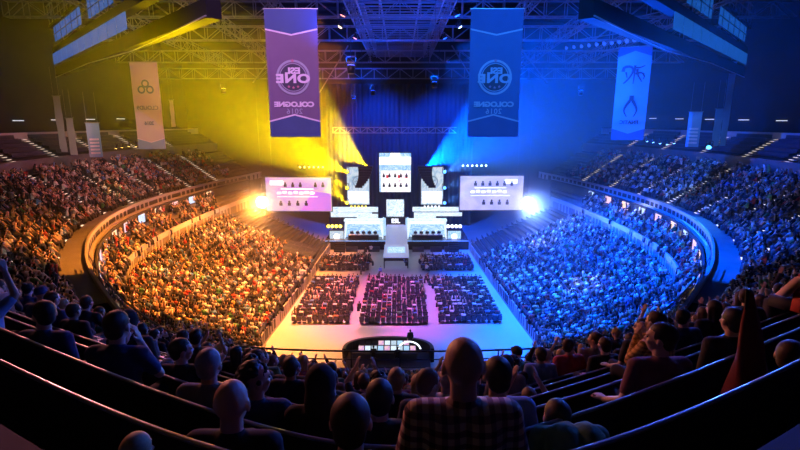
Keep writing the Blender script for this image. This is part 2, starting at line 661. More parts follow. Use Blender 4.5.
def shirt_fn(j, sleeve):
    def fn(bm):
        up = (j['neck'] - j['hip']).normalized()
        for s in (-1, 1):
            capsule(bm, j['neck'] - up * 0.045, j['sh', s] + V(0.005 * s, 0, 0), 0.07, 0.072)
            capsule(bm, j['chest'] + V(0.065 * s, 0, 0.045), j['waist'] + V(0.06 * s, 0, 0), 0.122, 0.112)
            capsule(bm, j['waist'] + V(0.06 * s, 0, 0), j['hip'] + V(0.06 * s, 0, -0.02), 0.112, 0.115)
            e = j['el', s] if sleeve == 'long' else j['sh', s].lerp(j['el', s], 0.7)
            capsule(bm, j['sh', s], e, 0.07, 0.056)
            if sleeve == 'long':
                capsule(bm, j['el', s], j['el', s].lerp(j['wr', s], 0.92), 0.055, 0.038)
        # collar
        capsule(bm, j['neck'] - up * 0.02 + V(0, -0.012, 0), j['neck'] + up * 0.012 + V(0, -0.012, 0), 0.072, 0.063)
    return fn


def trouser_fn(j):
    def fn(bm):
        for s in (-1, 1):
            capsule(bm, j['hip'] + V(0.05 * s, 0, 0.02), j['th', s], 0.118, 0.108)
            capsule(bm, j['th', s], j['kn', s], 0.1, 0.07)
            capsule(bm, j['kn', s], j['an', s] + V(0, 0, 0.03), 0.07, 0.055)
    return fn


def hair_fn(kind):
    def fn(bm):
        r = random.Random(3)
        if kind == 'short':
            ico(bm, (0, -0.022, 0.036), (0.086, 0.105, 0.098), sub=3)
            ico(bm, (0, -0.055, -0.02), (0.074, 0.062, 0.07), sub=2)
        elif kind == 'curly':
            for i in range(90):
                a, b = r.uniform(0, 2 * PI), r.uniform(-0.35, 1.5)
                p = V(math.cos(a) * math.cos(b) * 0.088, -0.028 + math.sin(a) * math.cos(b) * 0.10, 0.035 + math.sin(b) * 0.095)
                ico(bm, p, (0.024,) * 3, sub=1)
        elif kind == 'long':
            ico(bm, (0, -0.022, 0.034), (0.09, 0.108, 0.1), sub=3)
            capsule(bm, (0, -0.055, 0), (0, -0.075, -0.22), 0.08, 0.055)
            for s in (-1, 1):
                capsule(bm, (0.055 * s, -0.03, 0.02), (0.06 * s, -0.04, -0.2), 0.045, 0.03)
        elif kind == 'bun':
            ico(bm, (0, -0.022, 0.036), (0.086, 0.105, 0.098), sub=3)
            ico(bm, (0, -0.055, -0.02), (0.07, 0.06, 0.06), sub=2)
            ico(bm, (0, -0.1, 0.12), (0.04, 0.04, 0.035), sub=2)
        elif kind == 'cap':
            ico(bm, (0, -0.014, 0.05), (0.089, 0.108, 0.086), sub=3)
            ico(bm, (0, 0.1, 0.042), (0.066, 0.07, 0.009), sub=2)
            ico(bm, (0, 0, 0.137), (0.009, 0.009, 0.006), sub=1)
        elif kind == 'hood':
            ico(bm, (0, -0.03, 0.03), (0.105, 0.115, 0.125), sub=3)
            capsule(bm, (0, -0.06, -0.03), (0, -0.06, -0.13), 0.1, 0.11)
    return fn


def cut_front(me, lim):
    """opens the face side of a hair mesh"""
    bm = bmesh.new(); bm.from_mesh(me)
    kill = [v for v in bm.verts if lim(v.co)]
    bmesh.ops.delete(bm, geom=kill, context='VERTS')
    bm.to_mesh(me); bm.free()


HAIR = {}
for k in ('short', 'curly', 'long', 'bun', 'cap', 'hood'):
    HAIR[k] = fuse('hair_' + k, hair_fn(k), 0.009 if k != 'curly' else 0.008, 3)
    if k != 'cap':
        cut_front(HAIR[k], lambda c: c.y > 0.035 and c.z < 0.062)
    HAIR[k].materials.append(M_hair if k not in ('cap', 'hood') else M_cloth)

VAR = {}
for nm, j in POSES.items():
    bd = fuse('body_' + nm, body_fn(j), 0.0085, 4)
    bd.materials.append(M_skin)
    tr = fuse('trousers_' + nm, trouser_fn(j), 0.014, 4); tr.materials.append(M_cloth)
    sh = {}
    for sl in ('long', 'tee'):
        sh[sl] = fuse(f'shirt_{nm}_{sl}', shirt_fn(j, sl), 0.012, 4)
        sh[sl].materials.append(M_cloth)
    VAR[nm] = (bd, tr, sh)
plaid_mesh = VAR['relaxed'][2]['long'].copy(); plaid_mesh.materials.clear(); plaid_mesh.materials.append(M_plaid)
plaid_mesh2 = VAR['hands_at_face'][2]['long'].copy(); plaid_mesh2.materials.clear(); plaid_mesh2.materials.append(plaid_mat('yellow_lit_plaid', (0.8, 0.5, 0.15), (0.2, 0.1, 0.03), (0.5, 0.28, 0.08)))  # yellow light on the man is put into the plaid colours
bme = bmesh.new()
for s in (-1, 1):
    ico(bme, (0.03 * s, 0.082, 0.005), (0.012, 0.008, 0.008))
EYES = bpy.data.meshes.new('eyes'); bme.to_mesh(EYES); bme.free(); EYES.materials.append(M_eye)


def person(loc, rz, nm, shirt=(0.02, 0.02, 0.02), hair='short', haircol=(0.03, 0.02, 0.015), skin=SKINS[0], sleeve='tee', label='', group=None, scale=1.0,
           mesh=None, detail=True, trousers=(0.02, 0.025, 0.045)):
    bd, tr, shs = VAR[nm]
    o = link('person', bd)
    o.location = loc
    o.rotation_euler = (0, 0, rz)
    o.scale = (scale,) * 3
    o.color = (*skin, 1)
    tag(o, label, 'person', group)
    a = link('shirt', mesh or shs[sleeve], None, o); a.color = (*shirt, 1)
    t = link('trousers', tr, None, o); t.color = (*trousers, 1)
    H = head_matrix(POSES[nm])
    if hair != 'bald':
        nmh = {'cap': 'cap', 'hood': 'hood'}.get(hair, 'hair')
        h = link(nmh, HAIR[hair], None, o); h.matrix_local = H
        h.color = (*haircol, 1)
    if detail:
        e = link('eyes', EYES, None, o); e.matrix_local = H
    return o


def face_dir(x, y, tx=0.0, ty=62.0):
    return math.atan2(-(tx - x), ty - y)


def row_pos(k, x):
    """point of row k whose x is x"""
    f = upper_row(k)
    lo, hi = 0.0, 2.6
    ax = abs(x)
    for _ in range(30):
        m_ = (lo + hi) / 2
        if f(m_)[0] < ax: lo = m_
        else: hi = m_
    return Vector((x, f((lo + hi) / 2)[1], zrow(k)))


# HEROES: the spectators that show large, each placed in its row
PEOPLE = 0
TAKEN = []


def hero(k, x, nm, label, dz=0.0, dy=0.0, rz=None, **kw):
    global PEOPLE
    p = row_pos(k, x)
    p.y += dy; p.z += dz
    if rz is None:
        rz = face_dir(p.x, p.y)
    person(p, rz, nm, label=label, **kw)
    TAKEN.append((k, x))
    PEOPLE += 1


HEROES = [
    (17, 0.285, 'relaxed', 'bald man in a plaid shirt seen from behind, sitting tall in the middle', dict(hair='bald', mesh=plaid_mesh, dz=-0.07, scale=1.1, sleeve='long')),
    (17, -0.225, 'relaxed', 'person with close-cropped hair sitting low beside the bald plaid-shirted man', dict(hair='short', haircol=PAL_HAIR['dark brown'], shirt=PAL_CLOTH['black'], dz=-0.32, scale=1.08)),
    (17, -0.83, 'relaxed', 'nearly bald man with dark collar, two seats over from the plaid shirt', dict(hair='bald', shirt=PAL_CLOTH['black'], dz=-0.24, scale=1.0)),
    (16, -3.36, 'turned_other', 'person in a dark jacket with blue-lit sleeve leaning behind the bench', dict(hair='short', haircol=PAL_HAIR['black'], shirt=PAL_CLOTH['dark blue'], sleeve='long', dz=-0.28, scale=1.08)),
    (18, -0.98, 'relaxed', 'small fair-haired child low down behind the curved bench', dict(hair='short', haircol=PAL_HAIR['blond'], shirt=PAL_CLOTH['black'], scale=0.62, dz=-0.1, dy=0.2)),
    (16, -2.4, 'hands_at_face', 'man with blue-lit bare arm, dark shirt and wide shoulders', dict(hair='short', haircol=PAL_HAIR['dark brown'], shirt=PAL_CLOTH['dark blue'], dz=-0.24, scale=1.12)),
    (16, -4.4, 'clapping', 'person clapping hands overhead, arms lit violet and blue', dict(hair='short', haircol=PAL_HAIR['dark brown'], shirt=PAL_CLOTH['light blue'], dz=-0.2, scale=1.05)),
    (16, -1.38, 'relaxed', 'person with pale violet-lit hair turned to the stage', dict(hair='short', haircol=PAL_HAIR['grey'], shirt=PAL_CLOTH['grey'], dz=-0.13)),
    (16, -0.99, 'turned', 'curly-haired man in profile with bright face edge', dict(hair='curly', haircol=PAL_HAIR['black'], shirt=PAL_CLOTH['dark blue'], dz=-0.12, scale=0.98)),
    (16, -0.53, 'hands_at_face', 'hooded person with both hands at the face', dict(hair='hood', haircol=PAL_CLOTH['black'], shirt=PAL_CLOTH['black'], sleeve='long', dz=-0.12, scale=1.0)),
    (16, -0.13, 'relaxed', 'person with a round dark haircut in front of the mixing desk', dict(hair='short', haircol=PAL_HAIR['black'], shirt=PAL_CLOTH['black'], dz=-0.17, scale=1.03)),
    (15, 0.24, 'turned', 'fair-faced person in profile peeking past the bald plaid-shirted man', dict(hair='short', haircol=PAL_HAIR['brown'], shirt=PAL_CLOTH['dark blue'], dz=-0.04)),
    (16, 0.64, 'relaxed', 'short-haired man with pink ear behind plaid shoulder, blue-lit top', dict(hair='short', haircol=PAL_HAIR['black'], shirt=PAL_CLOTH['light blue'], dz=-0.1, scale=1.05)),
    (13, 1.35, 'relaxed', 'person with neat dark hair over a pale collar on the blue-lit benches', dict(hair='short', haircol=PAL_HAIR['black'], shirt=PAL_CLOTH['grey'])),
    (14, 1.42, 'clapping', 'spectator raising reddish hands beside the green sleeve', dict(hair='short', haircol=PAL_HAIR['brown'], shirt=PAL_CLOTH['red'], dz=-0.45)),
    (17, 1.05, 'bent', 'bent-over person in a green jacket, only the back showing', dict(hair='short', haircol=PAL_HAIR['black'], shirt=(0.1, 0.26, 0.15), sleeve='long', dz=-0.2)),
    (16, 2.09, 'turned_other', 'large person with pink-lit shoulder leaning on the bench', dict(hair='short', haircol=PAL_HAIR['black'], shirt=(0.16, 0.06, 0.09), sleeve='tee', dz=-0.18, scale=1.06)),  # dark shirt reddened: the pink rim light is in its colour
    (14, 3.05, 'turned_other', 'person with red-lit face looking across the benches', dict(hair='short', haircol=PAL_HAIR['black'], shirt=PAL_CLOTH['black'], dz=0.0)),
    (15, 2.75, 'hands_at_face', 'man in a checked yellowish shirt with hands folded at his mouth', dict(hair='short', haircol=PAL_HAIR['dark brown'], mesh=plaid_mesh2, dz=0.0, rz=0.45)),
    (16, 2.95, 'standing', 'person in a long dark coat beside the red flag', dict(hair='short', haircol=PAL_HAIR['black'], shirt=PAL_CLOTH['black'], sleeve='long', dz=-0.55)),
    (14, 4.35, 'relaxed', 'seated person with long dark hair behind the red flag', dict(hair='long', haircol=PAL_HAIR['black'], shirt=PAL_CLOTH['black'], sleeve='long', dz=0.0)),
    (17, 2.75, 'turned', 'low sitting person with reddish face under the red flag', dict(hair='short', haircol=PAL_HAIR['dark brown'], shirt=PAL_CLOTH['black'], dz=-0.5)),
    (14, 3.75, 'turned', 'spectator looking sideways near the dark end of the blue-lit benches', dict(hair='short', haircol=PAL_HAIR['black'], shirt=PAL_CLOTH['dark blue'], dz=0.0)),
    (15, -2.15, 'turned', 'man with side-lit face in a black top on the orange-lit benches', dict(hair='short', haircol=PAL_HAIR['black'], shirt=PAL_CLOTH['black'], dz=-0.14)),
    (15, -2.85, 'relaxed', 'broad person in a dark hood below the packed orange tier', dict(hair='hood', haircol=PAL_CLOTH['black'], shirt=PAL_CLOTH['black'], sleeve='long', dz=0.0)),
]
for k, x, nm, lab, kw in HEROES:
    hero(k, x, nm, lab, **kw)

# the other spectators on the near benches, up to 300 in all
NOUN = ['first', 'second', 'third', 'fourth', 'fifth', 'sixth', 'seventh', 'eighth', 'ninth', 'tenth', 'eleventh', 'twelfth', 'thirteenth', 'fourteenth', 'fifteenth', 'sixteenth', 'seventeenth', 'eighteenth', 'nineteenth']
cands = []
CROWD = []            # (x, y, z, rz) of everyone else


def seat_line(f, z, s0, s1, pitch, skip=None, occ=0.95, step=0.01):
    """seat places along a row at equal spacing"""
    out, acc = [], pitch * random.random()
    s = s0
    px, py = f(s)
    while s < s1:
        s += step
        x, y = f(s)
        d = math.hypot(x - px, y - py)
        acc += d
        if acc >= pitch:
            acc -= pitch
            if random.random() < occ and not (skip and skip(s)):
                out.append((x, y, z, s))
        px, py = x, y
    return out


def near_aisle(s):
    a = abs(s)
    return any(abs(a - q) < 0.075 for q in AISLE_S)


for k in range(0, 17):
    for x, y, z, s in seat_line(upper_row(k), zrow(k), -2.6, 2.6, 0.56, occ=0.9, step=0.002):
        if y <= 0.6 or abs(x) / max(y, 0.1) > 1.25:
            continue
        if any(abs(k - tk) < 1 and abs(x - tx) < 0.5 for tk, tx in TAKEN):
            continue
        dd = math.hypot(x, y)
        if (k >= 15 and abs(x) < 2.5) or (dd < 6.5 and abs(x) > 2.0) or (k >= 14 and dd < 7.5 and abs(x) > 1.8):
            continue
        if abs(x) > 3.0 and dd < 10 and random.random() < 0.3:
            continue
        infr = abs(x) < 0.86 * (y * CT + (EYE - z - 1) * ST)
        cands.append((math.hypot(x, y), k, x, y, z, infr))
cands.sort()
cnt = 0
LIM = 300 - PEOPLE - 14
for d, k, x, y, z, infr in cands:
    if infr and cnt < LIM:
        cnt += 1
        r = random.random()
        nm = random.choice(['relaxed'] * 6 + ['leaning', 'hands_at_face', 'turned', 'turned_other', 'clapping'])
        cn = random.choice(['black'] * 5 + ['dark blue', 'grey', 'grey', 'white', 'red', 'light blue', 'brown', 'green'])
        hn = random.choice(['black', 'dark brown', 'dark brown', 'brown', 'blond'])
        hk = random.choice(['short'] * 7 + ['curly', 'long', 'long', 'cap', 'bun', 'bald'])
        side = 'orange-lit end' if x < -2.2 else ('blue-lit end' if x > 2.2 else 'middle')
        hw = {'short': f'short {hn} hair', 'curly': f'{hn} curls', 'long': f'long {hn} hair', 'cap': 'a cap', 'bun': f'{hn} bun', 'bald': 'a bald head'}[hk]
        act = {'relaxed': 'seated', 'leaning': 'hunched', 'hands_at_face': 'face-holding', 'turned': 'turned', 'turned_other': 'turned', 'clapping': 'clapping'}[nm]
        hc = PAL_HAIR[hn]
        if hk == 'cap':
            hc = random.choice(list(PAL_CLOTH.values()))
        person((x + random.uniform(-.04, .04), y, z + random.uniform(-0.06, 0.03)), face_dir(x, y) + random.uniform(-.25, .25), nm,
               shirt=PAL_CLOTH[cn], hair=hk, haircol=hc, skin=random.choice(SKINS[:3] + SKINS), sleeve=random.choice(['tee', 'long']),
               label=f'{act} spectator, {cn} top, {hw}, {NOUN[k]} row above rail, {side}', group='spectators on the near benches',
               scale=random.uniform(0.93, 1.04), detail=d < 6)
    else:
        CROWD.append((x, y, z, face_dir(x, y)))

# ------------------------------------------------------------------ everyone farther away: one crowd
for sg in (-1, 1):
    for k in range(0, 10):
        a, b = (2.6, 9.4)
        f = (lambda kk, g: (lambda s: upper_row(kk)(g * s)))(k, sg)
        for x, y, z, s in seat_line(f, zrow(k), a, b, 0.44, near_aisle, 0.98 if k < 8 else 0.85, 0.004):
            if s > 7.6 and random.random() < (s - 7.6) * 0.35: continue
            CROWD.append((x, y, z, face_dir(x, y, 0, 70)))
    for k in range(0, 17):
        f = (lambda kk, g: (lambda s: lower_row(kk)(g * s)))(k, sg)
        for x, y, z, s in seat_line(f, zlow(k), 1.8, 8.6, 0.5, None, 0.97, 0.004):
            if sg < 0 and 7.6 < s < 8.5 and k < 5: continue
            if s > 8.0 + 0.04 * k: continue
            CROWD.append((x, y, z, face_dir(x, y, 0, 74)))
    for k in range(0, 4):
        f = (lambda kk, g: (lambda s: mid_row(kk)(g * s)))(k, sg)
        for x, y, z, s in seat_line(f, zmid(k), 2.4, 8.6, 0.6, lambda s: math.sin(s * 9) > 0.75, 0.8, 0.004):
            CROWD.append((x, y, z, face_dir(x, y, 0, 74)))
# the blocks of chairs on the floor
BLOCKS = [(-10.7, -5.4, 45.4, 58.2), (-3.85, 2.6, 45.2, 58.0), (4.3, 10.1, 45.6, 58.0), (-10.9, -4.5, 63.2, 68.2), (3.2, 9.9, 63.2, 68.2)]
CHAIRS = []
for x0, x1, y0, y1 in BLOCKS:
    nr = int(round((y1 - y0) / 1.05)); nc = int(round((x1 - x0) / 0.53))
    for i in range(nr + 1):
        for q in range(nc + 1):
            x = x0 + (x1 - x0) * q / nc; y = y0 + (y1 - y0) * i / nr
            CHAIRS.append((x, y))
            if random.random() < 0.93:
                CROWD.append((x, y, 0.0, random.uniform(-.3, .3)))
for _ in range(60):       # ushers and photographers walking on the floor
    x = random.choice([random.uniform(-5.2, -4.1), random.uniform(2.9, 4.0), random.uniform(-11, 10)])
    y = random.uniform(62, 63) if abs(x) > 5.3 else random.uniform(46, 72)
    if random.random() < 0.35:
        CROWD.append((x, y, 0.45, random.uniform(-3, 3)))


def low_person():
    """a small seated figure: legs, tapered torso, arms, neck and head; face groups for its colours"""
    vs, fs, g = [], [], []

    def bx(c0, s0, c1, s1, grp):
        n = len(vs)
        for c, s in ((c0, s0), (c1, s1)):
            for dx, dy in ((-1, -1), (1, -1), (1, 1), (-1, 1)):
                vs.append((c[0] + dx * s[0] / 2, c[1] + dy * s[1] / 2, c[2]))
        for f in ((3, 2, 1, 0), (4, 5, 6, 7), (0, 1, 5, 4), (1, 2, 6, 5), (2, 3, 7, 6), (3, 0, 4, 7)):
            fs.append(tuple(n + i for i in f)); g.append(grp)
    bx((0, 0, 0.45), (0.34, 0.24), (0, 0, 0.72), (0.34, 0.22), 0)
    bx((0, 0, 0.72), (0.34, 0.22), (0, -0.01, 1.0), (0.42, 0.17), 0)
    bx((0, 0.2, 0.42), (0.32, 0.42), (0, 0.2, 0.58), (0.32, 0.42), 1)
    bx((0, 0.4, 0.0), (0.3, 0.16), (0, 0.4, 0.5), (0.3, 0.14), 1)
    for s in (-1, 1):
        bx((0.15 * s, 0.25, 0.62), (0.09, 0.14), (0.23 * s, 0.02, 0.96), (0.1, 0.12), 2)
    bm = bmesh.new()
    bmesh.ops.create_icosphere(bm, subdivisions=1, radius=1, matrix=Matrix.Translation((0, 0.01, 1.16)) @ Matrix.Diagonal((0.088, 0.105, 0.128, 1)))
    n = len(vs)
    bm.verts.ensure_lookup_table()
    for v in bm.verts: vs.append(tuple(v.co))
    for f in bm.faces:
        c = f.calc_center_median()
        fs.append(tuple(n + v.index for v in f.verts)); g.append(3 if (c.z > 1.2 or c.y < -0.02) else 4)
    bm.free()
    return np.array(vs), fs, np.array(g)


def build_crowd(places):
    base, fs, g = low_person()
    tri = []
    tg = []
    for f, gg in zip(fs, g):
        for i in range(1, len(f) - 1):
            tri.append((f[0], f[i], f[i + 1])); tg.append(gg)
    tri = np.array(tri); tg = np.array(tg)
    n, nv, nf = len(places), len(base), len(tri)
    P = np.array(places)
    sc = rng.uniform(0.92, 1.06, n)
    rz = P[:, 3] + rng.uniform(-0.35, 0.35, n)
    c, s = np.cos(rz), np.sin(rz)
    far = P[:, 2] > 0.5
    P[far, 0] += rng.normal(0, 0.13, far.sum()); P[far, 1] += rng.normal(0, 0.13, far.sum()); P[far, 2] += rng.uniform(-0.05, 0.16, far.sum())
    # some raise their arms
    up = rng.random(n) < 0.12
    B = np.repeat(base[None], n, 0)
    arm = slice(32, 48)
    for q in (0, 1):
        a = 32 + q * 8
        B[up, a:a + 4, 2] = 1.42
        B[up, a:a + 4, 1] -= 0.12
    B *= sc[:, None, None]
    X = B[:, :, 0] * c[:, None] - B[:, :, 1] * s[:, None] + P[:, 0][:, None]
    Y = B[:, :, 0] * s[:, None] + B[:, :, 1] * c[:, None] + P[:, 1][:, None]
    Z = B[:, :, 2] + P[:, 2][:, None] - rng.uniform(0, 0.06, n)[:, None]
    co = np.stack([X, Y, Z], -1).reshape(-1, 3).astype(np.float32)
    idx = (tri[None] + (np.arange(n) * nv)[:, None, None]).reshape(-1).astype(np.int32)
    me = bpy.data.meshes.new('crowd')
    me.vertices.add(n * nv); me.vertices.foreach_set('co', co.ravel())
    me.loops.add(n * nf * 3); me.loops.foreach_set('vertex_index', idx)
    me.polygons.add(n * nf); me.polygons.foreach_set('loop_start', np.arange(0, n * nf * 3, 3, dtype=np.int32))
    me.update(calc_edges=True)
    cl = np.array([(0.02, 0.02, 0.025)] * 11 + [(0.05, 0.06, 0.09)] * 3 + [(0.14, 0.14, 0.16)] * 2 + [(0.85, 0.83, 0.8)] * 6 + [(0.45, 0.05, 0.05)] * 2 + [(0.15, 0.3, 0.6)] * 2 + [(0.5, 0.3, 0.1)] + [(0.1, 0.3, 0.12)])
    hr = np.array([(0.015, 0.012, 0.01), (0.04, 0.025, 0.015), (0.08, 0.05, 0.03), (0.35, 0.24, 0.12), (0.03, 0.02, 0.015)])
    sk = np.array([(0.62, 0.42, 0.33), (0.55, 0.36, 0.27), (0.7, 0.5, 0.4), (0.32, 0.19, 0.12)])
    tr_ = np.array([(0.02, 0.025, 0.05), (0.015, 0.015, 0.02), (0.08, 0.08, 0.09)])
    pick = lambda A: A[rng.integers(0, len(A), n)]
    C = np.stack([pick(cl), pick(tr_), pick(sk), pick(hr), pick(sk)], 1)
    C[:, 4] = C[:, 2]
    dark = (P[:, 2] < 0.5) & (rng.random(n) < 0.3)  # backlit floor audience: its shade is put into some shirt colours
    C[dark, 0] = (0.02, 0.02, 0.025)
    longs = rng.random(n) < 0.5
    C[longs, 2] = C[longs, 0]
    fc = C[:, tg]                                 # n, nf, 3
    fc = np.repeat(fc.reshape(-1, 3), 3, 0)
    fc = np.concatenate([fc, np.ones((len(fc), 1))], 1).astype(np.float32)
    at = me.color_attributes.new('Col', 'FLOAT_COLOR', 'CORNER')
    at.data.foreach_set('color', fc.ravel())
    me.validate()
    o = link('crowd', me, M_crowd)
    tag(o, 'dense far crowd filling the tiers and floor blocks of the arena', 'crowd', kind='stuff')
    print('CROWD', n, 'people', PEOPLE + cnt)


build_crowd(CROWD)

mb = MB()
for x, y in CHAIRS:
    mb.box((x, y, 0.43), (0.42, 0.4, 0.04)).box((x, y - 0.2, 0.68), (0.42, 0.03, 0.42)).box((x, y - 0.02, 0.2), (0.36, 0.34, 0.03))
tag(mb.build('floor_chairs', M_seat), 'tightly packed black folding chairs under the floor audience', 'chairs', kind='stuff')

# rows of seat backs in the lower and side tiers (far, uncounted)
mb = MB()
for sg in (-1, 1):
    for k in range(17):
        f = lower_row(k - 0.38)
        o = 1 if sg > 0 else -1
        pts = [(*f(sg * s), zlow(k)) for s in srange(1.8, 9.5, 0.2, False)]
        mb.sweep(pts, [(0, 0.4), (0.04, 0.4), (0.04, 0.8), (0, 0.8)])
tag(mb.build('far_seating', M_seat), 'dark seat rows hidden among the lower tier crowd', 'seating', kind='stuff')

# ------------------------------------------------------------------ near benches
desc = {17: 'curved dark bench right behind the bald man in plaid', 18: 'topmost curved bench, lowest in the picture corners'}
for k in range(0, 19):
    n = 18 - k
    half = 1.25 * (1.1 + 0.82 * n) + 1.6
    # back line of the row
    f = upper_row(k + 0.30)
    smax = 0.0
    while f(smax)[0] < half and smax < 2.6:
        smax += 0.01
    pts = [(*f(s), zrow(k)) for s in srange(-smax, smax, 0.05)]
    lab = desc.get(k, f'curved dark bench with shiny top rail, {NOUN[k]} row above the guard rail')
    t = thing('bench', lab, 'bench', (0, 0, 0), group='curved benches of the near stand')
    tk = 0.01
    MB().sweep(pts, [(-tk, 0.52), (tk, 0.50), (tk + 0.02, 0.93), (-tk + 0.02, 0.93)]).build('backrest', M_bench, t)
    MB().sweep(pts, [(0.008, 0.93), (0.032, 0.93), (0.034, 0.939), (0.028, 0.946), (0.012, 0.946), (0.006, 0.939)]).build('top_rail', M_benchrail, t, True)
    MB().sweep(pts, [(-0.40, 0.40), (-0.03, 0.40), (-0.03, 0.44), (-0.40, 0.44)]).build('seat', M_bench, t)
    if n < 6:
        acc = 0
        for q in range(1, len(pts)):
            acc += math.dist(pts[q][:2], pts[q - 1][:2])
            if acc > 1.4:
                acc = 0
                MB().bar((pts[q][0], pts[q][1], zrow(k)), (pts[q][0], pts[q][1], zrow(k) + 0.9), 0.025).build('leg', M_black, t)

# guard rail on the parapet
ss = srange(-3.6, 3.6, 0.06, False)
t = thing('guard_rail', 'long black guard rail curving along the front of the near stand', 'railing')
pts = [(*Pc(s), Z0 + 0.35) for s in ss]
for z, r in ((0.75, 0.03), (0.38, 0.02)):
    MB().sweep([(p[0], p[1], p[2] + z) for p in pts], [(-r, -r), (r, -r), (r, r), (-r, r)]).build('rail', M_rail, t)
acc = 0
for q in range(1, len(pts)):
    acc += math.dist(pts[q][:2], pts[q - 1][:2])
    if acc > 1.9:
        acc = 0
        MB().bar(pts[q], (pts[q][0], pts[q][1], pts[q][2] + 0.78), 0.028).build('post', M_rail, t)

# red flag held up among the spectators
p = row_pos(16.8, 2.3)
p.z = 17.95
t = thing('flag', 'dark red furled flag rising to a point above the blue-lit benches', 'flag', (p.x + 0.08, p.y, p.z + 0.15))
MB().bar((0, 0, -0.3), (-0.10, 0, 0.83), 0.012, 8).build('pole', M_black, t)
fl = MB()
vs, fs = [], []
NA, NB = 10, 24
for i in range(NB):
    u = i / (NB - 1)
    for a in range(NA):
        th = 2 * PI * a / NA
        r = (0.015 + 0.15 * (1 - u) ** 0.9) * (1 + 0.25 * math.sin(3 * th + u * 5))
        vs.append((-0.10 * u + r * math.cos(th) + 0.03, 0.6 * r * math.sin(th), -0.1 + 0.9 * u))
for i in range(NB - 1):
    for a in range(NA):
        b = (a + 1) % NA
        fs.append((i * NA + a, i * NA + b, (i + 1) * NA + b, (i + 1) * NA + a))
fs.append(tuple(range(NA - 1, -1, -1))); fs.append(tuple((NB - 1) * NA + a for a in range(NA)))
fl.raw(vs, fs).build('cloth', mat('flag_cloth', (0.14, 0.012, 0.018), 0.8, scale=14), t, True)

# ------------------------------------------------------------------ lettering
def text_mesh(body, size, flip=False, extrude=0.01, bold=0.0, space=1.0, wide=1.0):
    cu = bpy.data.curves.new('t', 'FONT')
    cu.body = body; cu.size = size; cu.extrude = extrude; cu.offset = bold
    cu.align_x = 'CENTER'; cu.align_y = 'CENTER'; cu.space_character = space
    o = bpy.data.objects.new('t', cu)
    COL.objects.link(o)
    dg = bpy.context.evaluated_depsgraph_get()
    dg.update()
    me = bpy.data.meshes.new_from_object(o.evaluated_get(dg))
    bpy.data.objects.remove(o)
    # stand it up: facing -Y (towards the camera); flip mirrors it as the photo shows it from behind
    M = Matrix.Diagonal((wide, 1, 1, 1)) @ Matrix.Rotation(PI / 2, 4, 'X')
    if flip:
        M = Matrix.Diagonal((-1, 1, 1, 1)) @ M
    me.transform(M)
    if flip: me.flip_normals()
    me.materials.clear()
    return me


def text_on(parent, name, body, size, loc, m, flip=False, **kw):
    me = text_mesh(body, size, flip, **kw)
    return link(name, me, m, parent, loc)


# ------------------------------------------------------------------ banners
M_pole = mat('banner_pole', (0.3, 0.3, 0.32), 0.4, 0.6)


def banner(name, label, loc, w, h, rz, m_main, m_edge, chev_top=True, point=0.25):
    """cloth w x h hanging below loc, chevron borders at both ends"""
    t = thing(name, label, 'banner', loc, rz)
    c = MB()
    th = 0.02
    N_ = 14
    # gently waving cloth
    vs, fs = [], []
    for i in range(N_ + 1):
        z = -h * i / N_
        for j in range(7):
            x = -w / 2 + w * j / 6
            yy = 0.03 * math.sin(i * 0.9 + j * 0.4)
            vs.append((x, yy, z)); vs.append((x, yy + th, z))
    for i in range(N_):
        for j in range(6):
            a = (i * 7 + j) * 2; b = a + 2; c2 = a + 14; d = c2 + 2
            fs += [(a, c2, d, b), (a + 1, b + 1, d + 1, c2 + 1)]
    c.raw(vs, fs).build('cloth', m_main, t)
    MB().bar((-w / 2 - 0.1, 0, 0.02), (w / 2 + 0.1, 0, 0.02), 0.05, 8).build('pole', M_pole, t)
    for s in (-1, 1):
        MB().bar((s * w * 0.4, 0, 0.0), (s * w * 0.4, 0, 3.5), 0.012, 4).build('cable', M_pole, t)
    return t


def chevron(t, w, h, z_mid, z_side, y, m, mband, top, tw=0.12):
    """two strokes meeting at the middle, with the darker field beyond them"""
    e = MB()
    s = 1
    e.raw([(-w / 2, y, z_side), (0, y, z_mid), (w / 2, y, z_side), (w / 2, y, z_side - tw), (0, y, z_mid - tw), (-w / 2, y, z_side - tw)],
          [(0, 5, 4, 1), (1, 4, 3, 2)])
    e.build('chevron', m, t)
    zend = 0.0 if top else -h
    MB().raw([(-w / 2, y + 0.005, z_side), (0, y + 0.005, z_mid), (w / 2, y + 0.005, z_side), (w / 2, y + 0.005, zend), (0, y + 0.005, zend), (-w / 2, y + 0.005, zend)],
             [(0, 1, 4, 5), (1, 2, 3, 4)]).build('border_band', mband, t)


def ring_mesh(mb_, cx, cz, y, r0, r1, n=40, a0=0.0, a1=2 * PI):
    vs, fs = [], []
    for i in range(n + 1):
        a = a0 + (a1 - a0) * i / n
        vs += [(cx + r0 * math.cos(a), y, cz + r0 * math.sin(a)), (cx + r1 * math.cos(a), y, cz + r1 * math.sin(a))]
    for i in range(n):
        fs.append((2 * i, 2 * i + 1, 2 * i + 3, 2 * i + 2))
    return mb_.raw(vs, fs)


